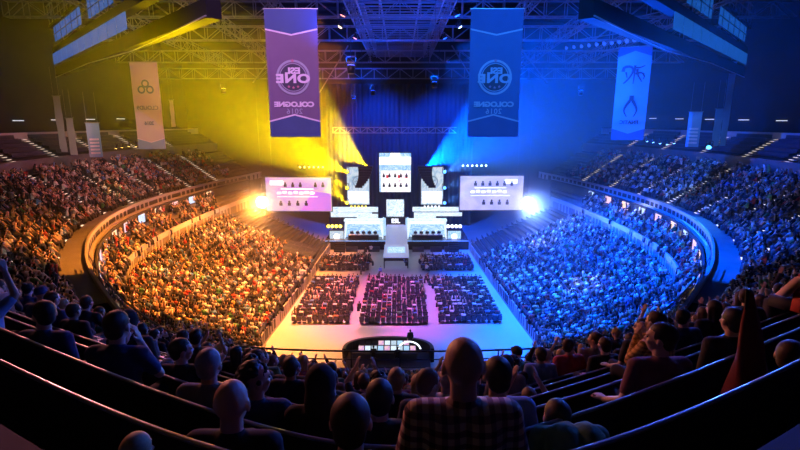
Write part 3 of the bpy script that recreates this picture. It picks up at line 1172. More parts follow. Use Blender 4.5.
M_ban = mat('banner_violet_lit', (0.2, 0.13, 0.24), 0.8, scale=1.0, var=0.08)  # violet light on the banner is put into the cloth colour
M_ban2 = mat('banner_blue_lit', (0.07, 0.13, 0.30), 0.8, scale=1.0, var=0.08)  # same banner cloth with the blue light put into its colour
M_band = mat('banner_band', (0.06, 0.10, 0.26), 0.8, scale=1.0)
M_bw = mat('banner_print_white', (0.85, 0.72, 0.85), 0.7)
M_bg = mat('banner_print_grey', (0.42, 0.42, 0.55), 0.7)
M_bdk = mat('banner_print_dark', (0.06, 0.05, 0.09), 0.7)
M_star = mat('banner_star', (0.6, 0.2, 0.3), 0.7)
M_banw = mat('banner_white', (0.62, 0.55, 0.6), 0.8, scale=1.0, var=0.05)
M_banb = mat('banner_light_blue', (0.25, 0.42, 0.62), 0.8, scale=1.0, var=0.05)
M_logo = mat('banner_logo_blue', (0.06, 0.13, 0.3), 0.7)


def stroke(mb_, pts, w0, w1, y, n=14):
    """a tapering brush stroke through pts (x, z) in the plane of the cloth"""
    pp = [(-0.0 + p[0], p[1]) for p in pts]
    def at(t):
        t = t * (len(pp) - 1); i = min(int(t), len(pp) - 2); u = t - i
        g = lambda k: pp[max(0, min(k, len(pp) - 1))]
        a_, b_, c_, d_ = g(i - 1), g(i), g(i + 1), g(i + 2)
        return [0.5 * (2 * b_[q] + (c_[q] - a_[q]) * u + (2 * a_[q] - 5 * b_[q] + 4 * c_[q] - d_[q]) * u * u + (3 * b_[q] - a_[q] - 3 * c_[q] + d_[q]) * u ** 3) for q in (0, 1)]
    vs, fs = [], []
    for i in range(n + 1):
        t = i / n
        x, z = at(t); x2, z2 = at(min(1, t + 0.02)); x1, z1 = at(max(0, t - 0.02))
        dx, dz = x2 - x1, z2 - z1
        l = math.hypot(dx, dz) or 1
        w = (w0 + (w1 - w0) * t) / 2
        vs += [(x - dz / l * w, y, z + dx / l * w), (x + dz / l * w, y, z - dx / l * w)]
    for i in range(n):
        fs.append((2 * i, 2 * i + 1, 2 * i + 3, 2 * i + 2))
    mb_.raw(vs, fs)


def star(mb_, cx, cz, y, r):
    vs = [(cx, y, cz)]
    for i in range(10):
        a = PI / 2 + i * PI / 5
        rr = r if i % 2 == 0 else r * 0.42
        vs.append((cx + rr * math.cos(a), y, cz + rr * math.sin(a)))
    mb_.raw(vs, [(0, 1 + i, 1 + (i + 1) % 10) for i in range(10)])


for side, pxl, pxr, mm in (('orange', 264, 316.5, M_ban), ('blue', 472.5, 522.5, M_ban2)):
    a = W((pxl + pxr) / 2, 9, 38.0); b = W((pxl + pxr) / 2, 137, 38.0)
    h = a.z - b.z
    w = 3.9
    where = 'lit violet beside the yellow beams' if side == 'orange' else 'lit deep blue beside the blue haze'
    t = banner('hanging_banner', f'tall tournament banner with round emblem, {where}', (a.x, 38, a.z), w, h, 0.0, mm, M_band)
    y = -0.06
    chevron(t, w, h, -1.75, -1.35, y, M_bw if side == 'orange' else M_bg, M_band, True)
    chevron(t, w, h, -h + 1.75, -h + 1.25, y, M_bw if side == 'orange' else M_bg, M_band, False)
    cz = -4.85
    mw = M_bw if side == 'orange' else M_bg  # print greyed on the blue banner, its dimmer light put into the colour
    e = MB(); ring_mesh(e, 0, cz, y - 0.01, 1.12, 1.28); ring_mesh(e, 0, cz, y - 0.01, 0.98, 1.03)
    e.build('emblem_ring', M_bg, t)
    e = MB(); ring_mesh(e, 0, cz, y - 0.005, 0.0, 0.98); e.build('emblem_field', M_bdk, t)
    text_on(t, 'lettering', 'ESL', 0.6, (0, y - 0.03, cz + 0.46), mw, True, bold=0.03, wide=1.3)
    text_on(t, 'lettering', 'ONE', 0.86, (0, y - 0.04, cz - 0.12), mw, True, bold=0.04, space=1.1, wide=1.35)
    e = MB()
    for q in (-0.35, 0, 0.35):
        star(e, q, cz - 0.68 - (0.07 if q == 0 else 0), y - 0.03, 0.13)
    star(e, 0, cz + 1.2, y - 0.03, 0.16)
    e.build('star', M_star, t)
    text_on(t, 'lettering', 'COLOGNE', 0.5, (0, y - 0.02, cz - 2.0), mw, True, bold=0.03, space=1.0, wide=1.25)
    text_on(t, 'lettering', '2016', 0.56, (0, y - 0.02, cz - 2.52), M_bg, True, bold=0.005, space=1.15)

# white banner with a three-lobed logo over the orange stand
a = W(143, 62, 56); b = W(147, 149, 56)
h = a.z - b.z
t = banner('hanging_banner', 'pale team banner with cloud-like triple loop logo above the orange stand', a, 3.1, h, 0.0, M_banw, M_banb)
chevron(t, 3.1, h, -h + 0.8, -h + 1.25, -0.06, M_bw, M_banb, False, 0.08)
e = MB()
zc = -h + 6.7
for cx, cz in ((0, 0.55), (-0.48, -0.1), (0.48, -0.1)):
    ring_mesh(e, cx, zc + cz, -0.07, 0.26, 0.44, 24)
e.build('logo', M_logo, t)
text_on(t, 'lettering', 'CLOUD9', 0.62, (0, -0.08, -h + 4.6), M_logo, True, bold=0.004)
text_on(t, 'lettering', '2016', 0.55, (0, -0.08, -h + 2.9), M_logo, True, bold=0.01)

# light blue banner over the blue stand
a = W(636, 47, 55); b = W(632, 140, 55)
h = a.z - b.z
t = banner('hanging_banner', 'light blue team banner with black curved logo above the blue stand', a, 3.35, h, math.radians(-20), M_banb, M_banb)
chevron(t, 3.35, h, -0.4, -1.0, -0.06, M_banb, M_band, True, 0.05)
chevron(t, 3.35, h, -h + 0.75, -h + 1.3, -0.06, M_banb, M_band, False, 0.05)
e = MB()
zc = -2.9
for pts_, w0, w1 in (([(-1.05, 0.35), (-0.95, 0.8), (-0.3, 0.85), (-0.05, 0.45), (-0.3, -0.2), (-0.75, -0.75), (-0.95, -0.9)], 0.34, 0.12),
                     ([(-0.75, 0.3), (-0.6, -0.3)], 0.2, 0.1), ([(0.1, 1.0), (0.1, 0.2), (0.05, -0.95)], 0.26, 0.08),
                     ([(0.1, 0.75), (0.6, 0.75), (1.1, 0.95)], 0.2, 0.1), ([(0.35, 0.6), (0.45, 0.0), (0.9, -0.75)], 0.3, 0.1),
                     ([(0.2, 0.1), (0.7, 0.2), (1.1, 0.05)], 0.26, 0.12), ([(0.95, 0.1), (1.1, -0.2), (1.0, -0.5)], 0.2, 0.08)):
    stroke(e, [(q[0], q[1] + zc) for q in pts_], w0, w1, -0.07)
e.build('logo', M_bdk, t)
e = MB()
zc0 = -6.3
for pts_, w0, w1 in (([(0.05, 1.2), (0.05, 0.6)], 0.42, 0.5), ([(-0.1, 0.65), (-0.5, 0.0), (-0.6, -0.5), (-0.3, -1.1)], 0.34, 0.08),
                     ([(0.2, 0.65), (0.55, 0.0), (0.65, -0.5), (0.4, -1.1)], 0.34, 0.08)):
    stroke(e, [(q[0], q[1] + zc0) for q in pts_], w0, w1, -0.07)
e.build('pictogram', M_bdk, t)
text_on(t, 'lettering', 'FNATIC', 0.55, (0, -0.08, -8.0), M_bdk, True, bold=0.01)

# narrow banners seen nearly edge-on
NB = [(56, 96, 152, 62, 1.2, -18, M_banw, 'tall cream banner turned edge-on, the longest above the orange stand'),
      (69, 118, 155, 62, 1.2, -18, M_banw, 'short cream banner turned edge-on beside the longest cream one'),
      (92, 123, 157, 58, 1.35, 30, M_banb, 'small blue and white banner hanging over the orange stand'),
      (171, 100, 127, 60, 0.6, -20, M_banw, 'slim yellow-lit banner hanging by the speaker box'),
      (696, 112, 147, 60, 1.4, -35, M_banb, 'small bright blue banner with white bars above the blue stand'),
      (720, 109, 146, 62, 1.3, 18, M_banb, 'narrow blue banner turned edge-on above the blue stand'),
      (734, 62, 146, 64, 1.2, 22, M_banb, 'tallest narrow blue banner above the blue stand')]
for px, y0, y1, Y, w, deg, mm, lab in NB:
    a, b = W(px, y0, Y), W(px, y1, Y)
    h = a.z - b.z
    t = banner('hanging_banner', lab, a, w, h, math.radians(deg), mm, mm)
    if w > 1.32:
        e = MB()
        for q in range(5):
            e.raw([(-w * .35, -0.06, -h * 0.45 - q * h * .1), (w * .35, -0.06, -h * 0.45 - q * h * .1), (w * .35, -0.06, -h * 0.45 - (q + .55) * h * .1), (-w * .35, -0.06, -h * 0.45 - (q + .55) * h * .1)], [(3, 2, 1, 0)])
        e.build('pattern', M_bw, t)

# ------------------------------------------------------------------ roof steel


def truss(name, label, a, b, w, h, bay, group=None, r=0.07, cat='truss'):
    a, b = Vector(a), Vector(b)
    t = thing(name, label, cat, a, 0, group)
    d = b - a
    L_ = d.length
    d.normalize()
    side = d.cross(Vector((0, 0, 1))).normalized()
    n = max(2, int(L_ / bay))
    off = [side * (w / 2), side * (-w / 2), side * (w / 2) + Vector((0, 0, h)), side * (-w / 2) + Vector((0, 0, h))]
    for o in off:
        MB().bar(o, o + d * L_, r, 4).build('chord', M_steel, t)
    lt = MB()
    for i in range(n):
        p, q = d * (L_ * i / n), d * (L_ * (i + 1) / n)
        for A, B in ((0, 2), (1, 3)):
            lt.bar(p + off[A], q + off[B], r * 0.6, 4) if i % 2 == 0 else lt.bar(p + off[B], q + off[A], r * 0.6, 4)
            lt.bar(p + off[A], p + off[B], r * 0.6, 4)
        for A, B in ((0, 1), (2, 3)):
            lt.bar(p + off[A], p + off[B], r * 0.6, 4)
            lt.bar(p + off[A], q + off[B], r * 0.45, 4)
    lt.build('lattice', M_steel, t)
    return t


# two long catwalk trusses running to the stage, with rungs between
for x in (-5.5, 5.5):
    truss('roof_truss', f'long truss running along the roof centre, {"violet" if x < 0 else "blue"} banner side', (x, 14, 33), (x, 104, 33), 1.4, 2.2, 2.2, 'roof trusses', 0.10)
mb = MB()
t = thing('catwalk', 'grated catwalk with many rungs between the two central roof trusses', 'catwalk', (0, 14, 33))
for i in range(60):
    mb.box((0, i * 1.5, 0.0), (9.6, 0.16, 0.12))
mb.build('rungs', M_steel, t)
for x in (-2.2, 2.2):
    MB().box((x, 45, 0.2), (0.2, 90, 0.3)).build('beam', M_steel, t)
zs = [(24, 34), (32, 33.5), (41, 33), (50, 32.5), (60, 32), (70, 31), (82, 29.5), (94, 28)]
nm_ = ['first', 'second', 'third', 'fourth', 'fifth', 'sixth', 'seventh', 'eighth']
for i, (y, z) in enumerate(zs):
    truss('roof_truss', f'cross truss spanning the dark roof, {nm_[i]} counted from the front benches', (-46, y, z), (46, y, z), 1.0, 1.8, 2.4, 'roof trusses', 0.085)
for sx in (-1, 1):
    for i, x in enumerate((14, 22, 31)):
        truss('roof_truss', f'side truss under the roof, {["inner", "middle", "outer"][i]} one above the {"orange" if sx < 0 else "blue"} stand', (sx * x, 20, 34.5 - i), (sx * (x + 3), 104, 32 - i), 0.9, 1.6, 2.4, 'roof trusses', 0.07)
# hanging stage truss: bright horizontal line above the stage
p0, p1 = W(333, 133, 72), W(456, 133, 72)
truss('stage_truss', 'horizontal lighting truss hanging above the stage centre', p0, p1, 0.9, 0.8, 1.0, None, 0.07)
for px in (352, 438):
    a = W(px, 133, 72)
    MB_ = MB().bar(a, (a.x, a.y, 33), 0.03)
    tag(MB_.build('hoist_chain', M_black), 'thin chain holding the stage truss on the ' + ('violet' if px < 400 else 'blue') + ' side', 'chain')
# slanted braces left and right of the centre
for sx in (-1, 1):
    for i in range(3):
        a = (sx * (9 + i * 4), 88 - 5 * i, 33); b = (sx * (15 + i * 4), 88 - 5 * i, 24 + i)
        tg_ = MB().bar(a, b, 0.12).build('brace', M_steel)
        tag(tg_, f'slanting roof brace, {["inner", "middle", "outer"][i]} of three on the {"violet" if sx < 0 else "blue"} banner side', 'brace')

# glazed control bridges hung under the roof, diagonal over each stand
M_bdark = mat('bridge_black', (0.006, 0.006, 0.008), 0.95, spec=0.1)
M_bglass = mat('bridge_glass', (0.02, 0.05, 0.1), 0.15, emit=(0.02, 0.20, 0.9), strength=0.35, var=0.3)
for sx, lab in ((1, 'blue'), (-1, 'orange')):
    a, b = Vector((sx * 11.0, 30.4, 26.0)), Vector((sx * 45.5, 67, 26.0))
    t = thing('control_bridge', f'long dark glazed bridge hung diagonally above the {lab} stand', 'bridge', a, math.atan2(b.y - a.y, b.x - a.x))
    L_ = (b - a).length
    MB().box((L_ / 2, 0, 0.55), (L_, 0.9, 1.1)).build('floor_beam', M_bdark, t)
    MB().box((L_ / 2, 0, 3.2), (L_, 0.9, 0.8)).build('deck', M_bdark, t)
    MB().box((L_ / 2, 0, 6.1), (L_, 1.0, 0.4)).build('roof', M_bdark, t)
    npan = 16
    side = -sx
    for i in range(npan):
        if i < 5: continue
        x0 = L_ * (i + 0.5) / npan
        p = MB().box((x0, -0.5 * sx, 2.1), (L_ / npan - 0.3, 0.06, 1.35)).build('window', M_bglass, t)
        if 6 <= i < 15 and i != 9:
            p = MB().box((x0, -0.5 * sx, 4.8), (L_ / npan - 0.35, 0.06, 1.7)).build('window', M_bglass, t)
            MB().box((x0, -0.55 * sx, 4.8), (0.07, 0.06, 1.8)).box((x0, -0.55 * sx, 4.8), (L_ / npan - 0.3, 0.06, 0.07)).build('muntin', M_black, p)
    lt = MB()
    for i in range(26):
        x0 = L_ * (i + 0.5) / 26
        lt.bar((x0, -0.45 * sx, 6.2), (x0 + (0.8 if i % 2 else -0.8), -0.45 * sx, 8.6), 0.05)
    lt.bar((0, -0.45 * sx, 8.6), (L_, -0.45 * sx, 8.6), 0.08)
    lt.build('lattice', M_steel, t)
    cab = MB()
    cab.bar((0, -0.5 * sx, 0.1), (L_ * 0.3, -0.5 * sx, -0.35), 0.05).bar((L_ * 0.3, -0.5 * sx, -0.35), (L_ * 0.62, -0.5 * sx, 0.0), 0.05).bar((L_ * 0.62, -0.5 * sx, 0.0), (L_, -0.5 * sx, -0.15), 0.05)
    cab.build('cable', M_steel, t)

# lit strips under the roof edge behind the stands
k_ = 0
for sx, lab in ((-1, 'orange'), (1, 'blue')):
    for i in range(9):
        s = 5.0 + i * 0.5
        x, y = upper_row(18.6)(sx * s)
        x2, y2 = upper_row(18.6)(sx * (s + 0.14))
        o = MB().bar((x, y, 19.7 + 0.12 * i), (x2, y2, 19.7 + 0.12 * i), 0.06).build('strip_light', mat('strip_white', (1, 1, 1), emit=(0.8, 0.85, 1.0), strength=1.0))
        tag(o, f'short white strip light on the dark wall above the {lab} stand', 'light', f'strip lights above the {lab} stand')
        cl_ = None

# ring of round speakers/lamps in the curved roof edge at the blue side
for i in range(11):
    p = W(566 + i * 7.5, 47 + 0.0 * i - i * 0.9, 84 - i * 2)
    o = MB().bar(p, p + Vector((-0.1, -0.6, -0.3)), 0.2, 10, 0.26).build('roof_lamp', mat('lamp_blue', (0.3, 0.5, 0.9), emit=(0.1, 0.3, 1.0), strength=0.25))
    tag(o, 'round dim blue lamp in a row along the curved roof edge', 'lamp', 'roof edge lamps')
pts = [tuple(W(552 + i * 10, 56 - 1.1 * i, 85 - i * 2.4)) for i in range(12)]
for dz, rr, w_ in ((0, 0.10, 'lower'), (2.0, 0.09, 'middle'), (3.6, 0.08, 'upper')):
    mb = MB()
    for i in range(11):
        mb.bar(Vector(pts[i]) + Vector((0, 0, dz)), Vector(pts[i + 1]) + Vector((0, 0, dz)), rr)
    tag(mb.build('roof_rail', M_steel), f'{w_} bent steel rail of the curved roof edge above the blue haze', 'rail')

# suite level: screens and windows glowing behind the middle stand
M_suite = [screen_mat('suite_warm', (0.9, 0.5, 0.2), (1.0, 0.75, 0.5), (0.9, 0.3, 0.3), 1.4), screen_mat('suite_cool', (0.3, 0.5, 0.9), (0.7, 0.85, 1.0), (0.15, 0.2, 0.6), 1.3),
           screen_mat('suite_pink', (0.8, 0.3, 0.5), (1.0, 0.7, 0.7), (0.5, 0.2, 0.5), 1.2)]
for sx, lab in ((-1, 'orange'), (1, 'blue')):
    for i in range(13):
        s = 2.6 + i * 0.48
        x, y = lerp2(L1, Pc, 0.71)(sx * s)
        x2, y2 = lerp2(L1, Pc, 0.71)(sx * (s + 0.02))
        rz = math.atan2(y2 - y, x2 - x)
        t = thing('suite_screen', f'small glowing screen on the suite wall of the {lab} side', 'screen', (x, y, 8.65), rz, f'suite screens of the {lab} side')
        MB().box((0, 0, 0), (1.9, 0.08, 1.15)).build('frame', M_black, t)
        MB().box((0, 0.04 * sx * 1.2, 0), (1.75, 0.06, 1.0)).build('display', M_suite[(i * 2 + (sx > 0)) % 3], t)

# ------------------------------------------------------------------ stage


def wbox(px0, py0, px1, py1, Y):
    """x0, x1, z0, z1 of an upright rectangle at distance Y"""
    a, b = W(px0, py1, Y), W(px1, py0, Y)
    return a.x, b.x, a.z, b.z


def led_panel(name, label, px0, py0, px1, py1, Y, m, depth=0.35, rz=0.0, group=None):
    x0, x1, z0, z1 = wbox(px0, py0, px1, py1, Y)
    t = thing(name, label, 'screen', ((x0 + x1) / 2, Y, z0), rz, group)
    w, h = x1 - x0, z1 - z0
    fr = MB()
    fr.box((0, depth / 2 + 0.03, h / 2), (w + 0.2, depth, h + 0.2))
    fr.build('frame', M_black, t)
    MB().box((0, 0, h / 2), (w, 0.06, h)).build('display', m, t)
    return t, w, h


M_s1 = screen_mat('screen_pink', (0.55, 0.25, 0.85), (0.95, 0.55, 0.75), (1.0, 0.72, 0.6), 1.0, 1.6, 1.0)
M_s2 = screen_mat('screen_lilac', (0.4, 0.4, 0.9), (0.62, 0.58, 0.95), (0.8, 0.75, 1.0), 1.0, 1.6, 1.0)
M_s3 = screen_mat('screen_white', (0.12, 0.35, 0.7), (0.75, 0.88, 1.0), (1.0, 1.0, 1.0), 1.25, 5.0)
M_s4 = screen_mat('screen_sky', (0.1, 0.35, 0.8), (0.35, 0.6, 0.9), (0.9, 1.0, 1.0), 1.25, 5.0)
M_s5 = screen_mat('screen_tiles', (0.9, 0.85, 0.9), (0.95, 0.95, 1.0), (0.9, 0.45, 0.5), 1.4, 3.0)
M_s6 = screen_mat('screen_grey', (0.25, 0.5, 0.75), (0.6, 0.75, 0.88), (0.9, 0.95, 1.0), 0.95, 3.0)
M_ink = mat('screen_ink', (0.01, 0.01, 0.03), 0.6)
M_glow = mat('screen_bright', (1, 1, 1), emit=(0.9, 0.95, 1.0), strength=1.6)
M_pur = mat('screen_violet', (0.3, 0.1, 0.5), emit=(0.5, 0.22, 0.85), strength=0.9)


def portrait(e, x, z, s, y=-0.06):
    e.box((x, y, z - 0.25 * s), (0.52 * s, 0.03, 0.5 * s))
    e.raw([(x + 0.18 * s * math.cos(a * PI / 4), y - 0.02, z + 0.18 * s + 0.2 * s * math.sin(a * PI / 4)) for a in range(8)], [tuple(range(8))])


for sd, x0, y0, x1, y1, m, rz in (('orange', 267, 177.5, 331, 211, M_s1, -0.02), ('blue', 459.5, 176, 524, 210, M_s2, 0.02)):
    t, w, h = led_panel('side_screen', f'large side screen with rows of player portraits, {sd}-lit side', x0, y0, x1, y1, 76, m, rz=rz)
    e = MB()
    sg = -1 if sd == 'orange' else 1
    for q in range(6):
        if q != 3 or sd == 'blue':
            portrait(e, (-0.2 + q * 0.115) * w if sd == 'orange' else (-0.26 + q * 0.115) * w, h * 0.80, 0.9)
    for q in range(4):
        portrait(e, (-0.28 + q * 0.13) * w if sd == 'orange' else (-0.12 + q * 0.125) * w, h * 0.25, 0.95)
    e.build('portraits', M_ink, t)
    e = MB()
    for q in range(7):
        e.box(((-0.30 + q * 0.085) * w, -0.05, h * 0.54 + 0.12 * (q % 2)), (0.6, 0.03, 0.36))
    e.box((-0.02 * w, -0.05, h * 0.66), (w * 0.5, 0.03, 0.12)).box((-0.02 * w, -0.05, h * 0.43), (w * 0.62, 0.03, 0.07))
    e.box((-0.33 * w if sg < 0 else 0.30 * w, -0.05, h * 0.84), (w * 0.2, 0.03, h * 0.13))
    e.build('graphics', M_glow, t)
    if sd == 'orange':
        MB().raw([(0.02 * w, -0.04, 0.05), (w * 0.49, -0.04, 0.05), (w * 0.49, -0.04, h * 0.52), (0.22 * w, -0.04, h * 0.6)], [(0, 1, 2, 3)]).build('pattern', M_pur, t)
    # hangers
    for s in (-1, 1):
        MB().bar((s * w * 0.4, 0.2, h), (s * w * 0.4, 0.2, 30 - wbox(x0, y0, x1, y1, 76)[2]), 0.03).build('cable', M_black, t)

# centre hanging screen
t, w, h = led_panel('centre_screen', 'tall bright centre screen, white above a grid of player cards', 379.5, 153, 411, 192, 78, M_s4)
e = MB().box((0, -0.04, h * 0.80), (w, 0.03, h * 0.2)).box((0, -0.05, h * 0.95), (w * 0.3, 0.03, h * 0.1)); e.build('graphics', M_glow, t)
MB().box((0.1, -0.05, h * 0.28), (w * 0.94, 0.03, h * 0.55)).build('card_field', M_s5, t)
e = MB()
for r_ in range(2):
    for q in range(5):
        portrait(e, (-0.36 + 0.18 * q) * w, h * (0.44 - 0.25 * r_), 0.75, -0.09)
e.build('portraits', M_ink, t)
e = MB()
for q in (-0.25, 0.12, 0.36):
    e.box((q * w, -0.08, h * 0.40), (0.35, 0.03, 0.5))
e.build('cards', mat('card_red', (0.4, 0.02, 0.03), emit=(0.9, 0.05, 0.08), strength=0.8), t)
for s in (-1, 1):
    MB().bar((s * w * 0.4, 0.2, h), (s * w * 0.4, 0.2, 20), 0.03).build('cable', M_black, t)

# vertical team screens
for sd, x0, x1 in (('yellow beam', 347.5, 369), ('blue beam', 421, 443.5)):
    t, w, h = led_panel('team_screen', f'upright pale screen with ring logo on the {sd} side', x0, 167, x1, 204.5, 79, M_s6)
    e = MB(); ring_mesh(e, 0, h * 0.62, -0.05, 0.75, 0.95, 24); e.bar((-0.6, -0.05, h * 0.62), (0.6, -0.05, h * 0.66), 0.12); e.build('logo', mat('logo_grey', (0.2, 0.3, 0.4), emit=(0.25, 0.4, 0.55), strength=0.5), t)
    MB().box((0, -0.05, h * 0.2), (w * 0.9, 0.03, h * 0.32)).build('graphics', M_glow, t)
    e = MB()
    for q in range(5):
        e.box(((q - 2) * 0.6, 0, -0.35), (0.25, 0.3, 0.3))
    e.build('lamp_bar', M_glow if 'blue' in sd else mat('lamp_yellow', (1, .8, .1), emit=(1.0, 0.8, 0.1), strength=2.0), t)

# curved speaker arrays
for sd, px, s in (('violet', 363.5, -1), ('blue', 427, 1)):
    a = W(px, 166, 76.5)
    t = thing('speaker_array', f'curved black speaker array hanging before the screen on the {sd} side', 'speaker', a)
    for q in range(9):
        ang = 0.02 * q * q
        c = MB()
        zz = -0.42 * q
        yy = 0.035 * q * q
        ww = 2.3 - 0.14 * q
        ox = s * (0.02 * q * q - 0.3)
        c.raw([(ox - ww / 2, yy - 0.5, zz - 0.38), (ox + ww / 2, yy - 0.5, zz - 0.38), (ox + ww / 2, yy + 0.5, zz - 0.36), (ox - ww / 2, yy + 0.5, zz - 0.36),
               (ox - ww / 2, yy - 0.5, zz), (ox + ww / 2, yy - 0.5, zz), (ox + ww / 2, yy + 0.5, zz), (ox - ww / 2, yy + 0.5, zz)],
              [(3, 2, 1, 0), (4, 5, 6, 7), (0, 1, 5, 4), (1, 2, 6, 5), (2, 3, 7, 6), (3, 0, 4, 7)]).build('speaker_box', M_black, t)
    MB().bar((0, 0, 0), (0, 0, 33 - a.z), 0.03).build('cable', M_black, t)

# stepped LED headers over the team booths
for sd, pts_ in (('yellow', [(330, 207, 378, 212), (331, 212.5, 372, 217), (357, 214, 378, 218.5)]), ('blue', [(412.5, 207, 459, 211.5), (414, 212.5, 462, 216), (414, 214.5, 436, 219)])):
    x0, x1, z0, z1 = wbox(pts_[0][0], pts_[0][1], pts_[0][2], pts_[0][3], 80)
    t = thing('led_header', f'stepped white LED header above the booth on the {sd} side', 'screen', ((x0 + x1) / 2, 80, z0))
    for i, q in enumerate(pts_):
        a0, a1, b0, b1 = wbox(*q, 80 - 0.5 * i)
        MB().box(((a0 + a1) / 2 - t.location.x, -0.5 * i, (b0 + b1) / 2 - z0), (a1 - a0, 0.25, b1 - b0)).build('display', M_s3, t)
    for s in (-1, 1):
        MB().bar((s * 3, 0.2, 0.8), (s * 3, 0.2, 16), 0.03).build('cable', M_black, t)

# stage deck
zst = 1.5
M_deck = mat('stage_deck', (0.08, 0.09, 0.14), 0.25)
t = thing('stage', 'wide dark main stage with blue-lit front behind the floor audience', 'stage', (0, 74.5, 0))
MB().box((-0.5, 6, zst / 2), (23, 12, zst)).build('deck', M_deck, t)
MB().box((-0.5, -0.05, zst * 0.5), (23, 0.1, zst)).build('front_panel', M_black, t)
MB().box((-0.5, -0.12, zst - 0.06), (23, 0.06, 0.08)).build('edge_light', mat('edge_blue', (0.2, 0.4, 1), emit=(0.2, 0.45, 1.0), strength=1.2), t)
for x in (-9.5, 8.5):
    st_ = MB()
    for q in range(5):
        st_.box((x, -0.3 - 0.3 * q, (zst - 0.28 * (q + 1)) / 2 + 0.1), (1.6, 0.3, zst - 0.28 * (q + 1) + 0.2))
    st_.build('stairs', M_black, t)

# centre portal with ramp and catwalk table
x0, x1, z0, z1 = wbox(384.5, 217.5, 407, 242, 78.2)
t = thing('stage_portal', 'central stage gateway with blue-white columns and small sign', 'gateway', ((x0 + x1) / 2, 78.2, zst))
w = x1 - x0; hh = z1 - zst
for s in (-1, 1):
    MB().box((s * w / 2, 0, hh / 2), (0.5, 0.6, hh)).build('column', M_s4, t)
MB().box((0, 0, hh - 0.55), (w, 0.5, 1.2)).build('lintel', M_ink, t)
text_on(t, 'lettering', 'ESL', 1.0, (0, -0.3, hh - 0.55), M_glow, False, bold=0.03)
MB().box((0, 0.4, hh / 2 - 0.6), (w - 0.8, 0.2, hh - 1.3)).build('display', M_s2, t)
led_panel('small_screen', 'small square screen with pale picture above the central gateway', 386.5, 199.5, 404, 216.5, 79, M_s3)
M_ramp = mat('ramp_white', (0.75, 0.78, 0.85), 0.3, emit=(0.45, 0.6, 1), strength=0.3)
t = thing('catwalk_ramp', 'white lit ramp running from the gateway down to a raised table-like platform', 'ramp', (-0.55, 71.4, 0))
MB().raw([(-1.7, 0, 1.6), (1.7, 0, 1.6), (1.7, 6.2, 3.3), (-1.7, 6.2, 3.3), (-1.7, 0, 1.45), (1.7, 0, 1.45), (1.7, 6.2, 3.15), (-1.7, 6.2, 3.15)],
         [(0, 1, 2, 3), (4, 7, 6, 5), (0, 4, 5, 1), (1, 5, 6, 2), (2, 6, 7, 3), (3, 7, 4, 0)]).build('deck', M_ramp, t)
MB().box((0, -3.6, 1.6), (3.6, 7.1, 0.12)).build('platform', M_ramp, t)
MB().box((0, -3.2, 1.67), (2.6, 3.4, 0.02)).build('floor_logo', M_s4, t)
for sx in (-1, 1):
    for yy in (-7.0, -3.5, -0.2):
        MB().box((sx * 1.65, yy, 0.77), (0.14, 0.14, 1.54)).build('leg', M_black, t)
MB().box((0, -7.0, 1.3), (3.2, 0.06, 0.45)).build('skirt', M_black, t)

# team booths
for sd, bx0, bx1 in (('yellow', 344.5, 383), ('blue', 407.5, 447)):
    x0, x1, z0, z1 = wbox(bx0, 220, bx1, 243, 75.8)
    w = x1 - x0
    cx = (x0 + x1) / 2
    t = thing('team_booth', f'bright open player booth with desk on the {sd} side of the stage', 'booth', (cx, 75.8, zst))
    hb = z1 - zst
    MB().box((0, 1.4, hb * 0.5), (w, 0.15, hb)).build('back_wall', M_s4, t)
    MB().box((0, 0.6, hb - 0.1), (w, 1.8, 0.2)).build('canopy', M_s3, t)
    for s in (-1, 1):
        MB().raw([(s * w / 2, -0.3, 0), (s * w / 2, 1.4, 0), (s * w / 2, 1.4, hb), (s * (w / 2 - 0.5), -0.3, hb),
                  (s * (w / 2 - .12), -0.3, 0), (s * (w / 2 - .12), 1.4, 0), (s * (w / 2 - .12), 1.4, hb), (s * (w / 2 - .62), -0.3, hb)],
                 [(0, 1, 2, 3), (7, 6, 5, 4), (0, 4, 5, 1), (1, 5, 6, 2), (2, 6, 7, 3), (3, 7, 4, 0)]).build('side_wall', M_s3, t)
    MB().box((0, 1.28, hb * 0.80), (w * 0.9, 0.06, hb * 0.2)).build('graphics', M_glow, t)
    d_ = thing('player_desk', f'long white desk with five monitors inside the {sd} side booth', 'desk', (cx, 75.5, zst))
    MB().box((0, 0, 0.74), (w * 0.78, 0.8, 0.06)).build('top', mat('desk_white', (0.7, 0.7, 0.75), 0.4), d_)
    MB().box((0, -0.36, 0.36), (w * 0.78, 0.05, 0.7)).build('front_panel', M_black, d_)
    for s in (-1, 1):
        MB().box((s * w * 0.38, 0.05, 0.36), (0.06, 0.7, 0.7)).build('leg', M_black, d_)
    for q in range(5):
        xx = (q - 2) * w * 0.15
        mo = thing('monitor', f'small black monitor, one of five on the {sd} side desk', 'monitor', (cx + xx, 75.42, zst + 0.78), 0, f'monitors of the {sd} side desk')
        MB().box((0, 0, 0.32), (0.58, 0.05, 0.36)).build('screen', M_ink, mo)
        MB().box((0, 0.02, 0.07), (0.06, 0.05, 0.14)).box((0, 0.02, 0.01), (0.24, 0.16, 0.02)).build('stand', M_black, mo)
        person((cx + xx, 76.15, zst - 0.06), PI, 'relaxed', shirt=(0.5, 0.5, 0.55) if sd == 'blue' else (0.1, 0.1, 0.12), hair='short', haircol=PAL_HAIR['dark brown'],
               label=f'player seated at the desk inside the {sd} side booth', group=f'players of the {sd} side booth', detail=False)
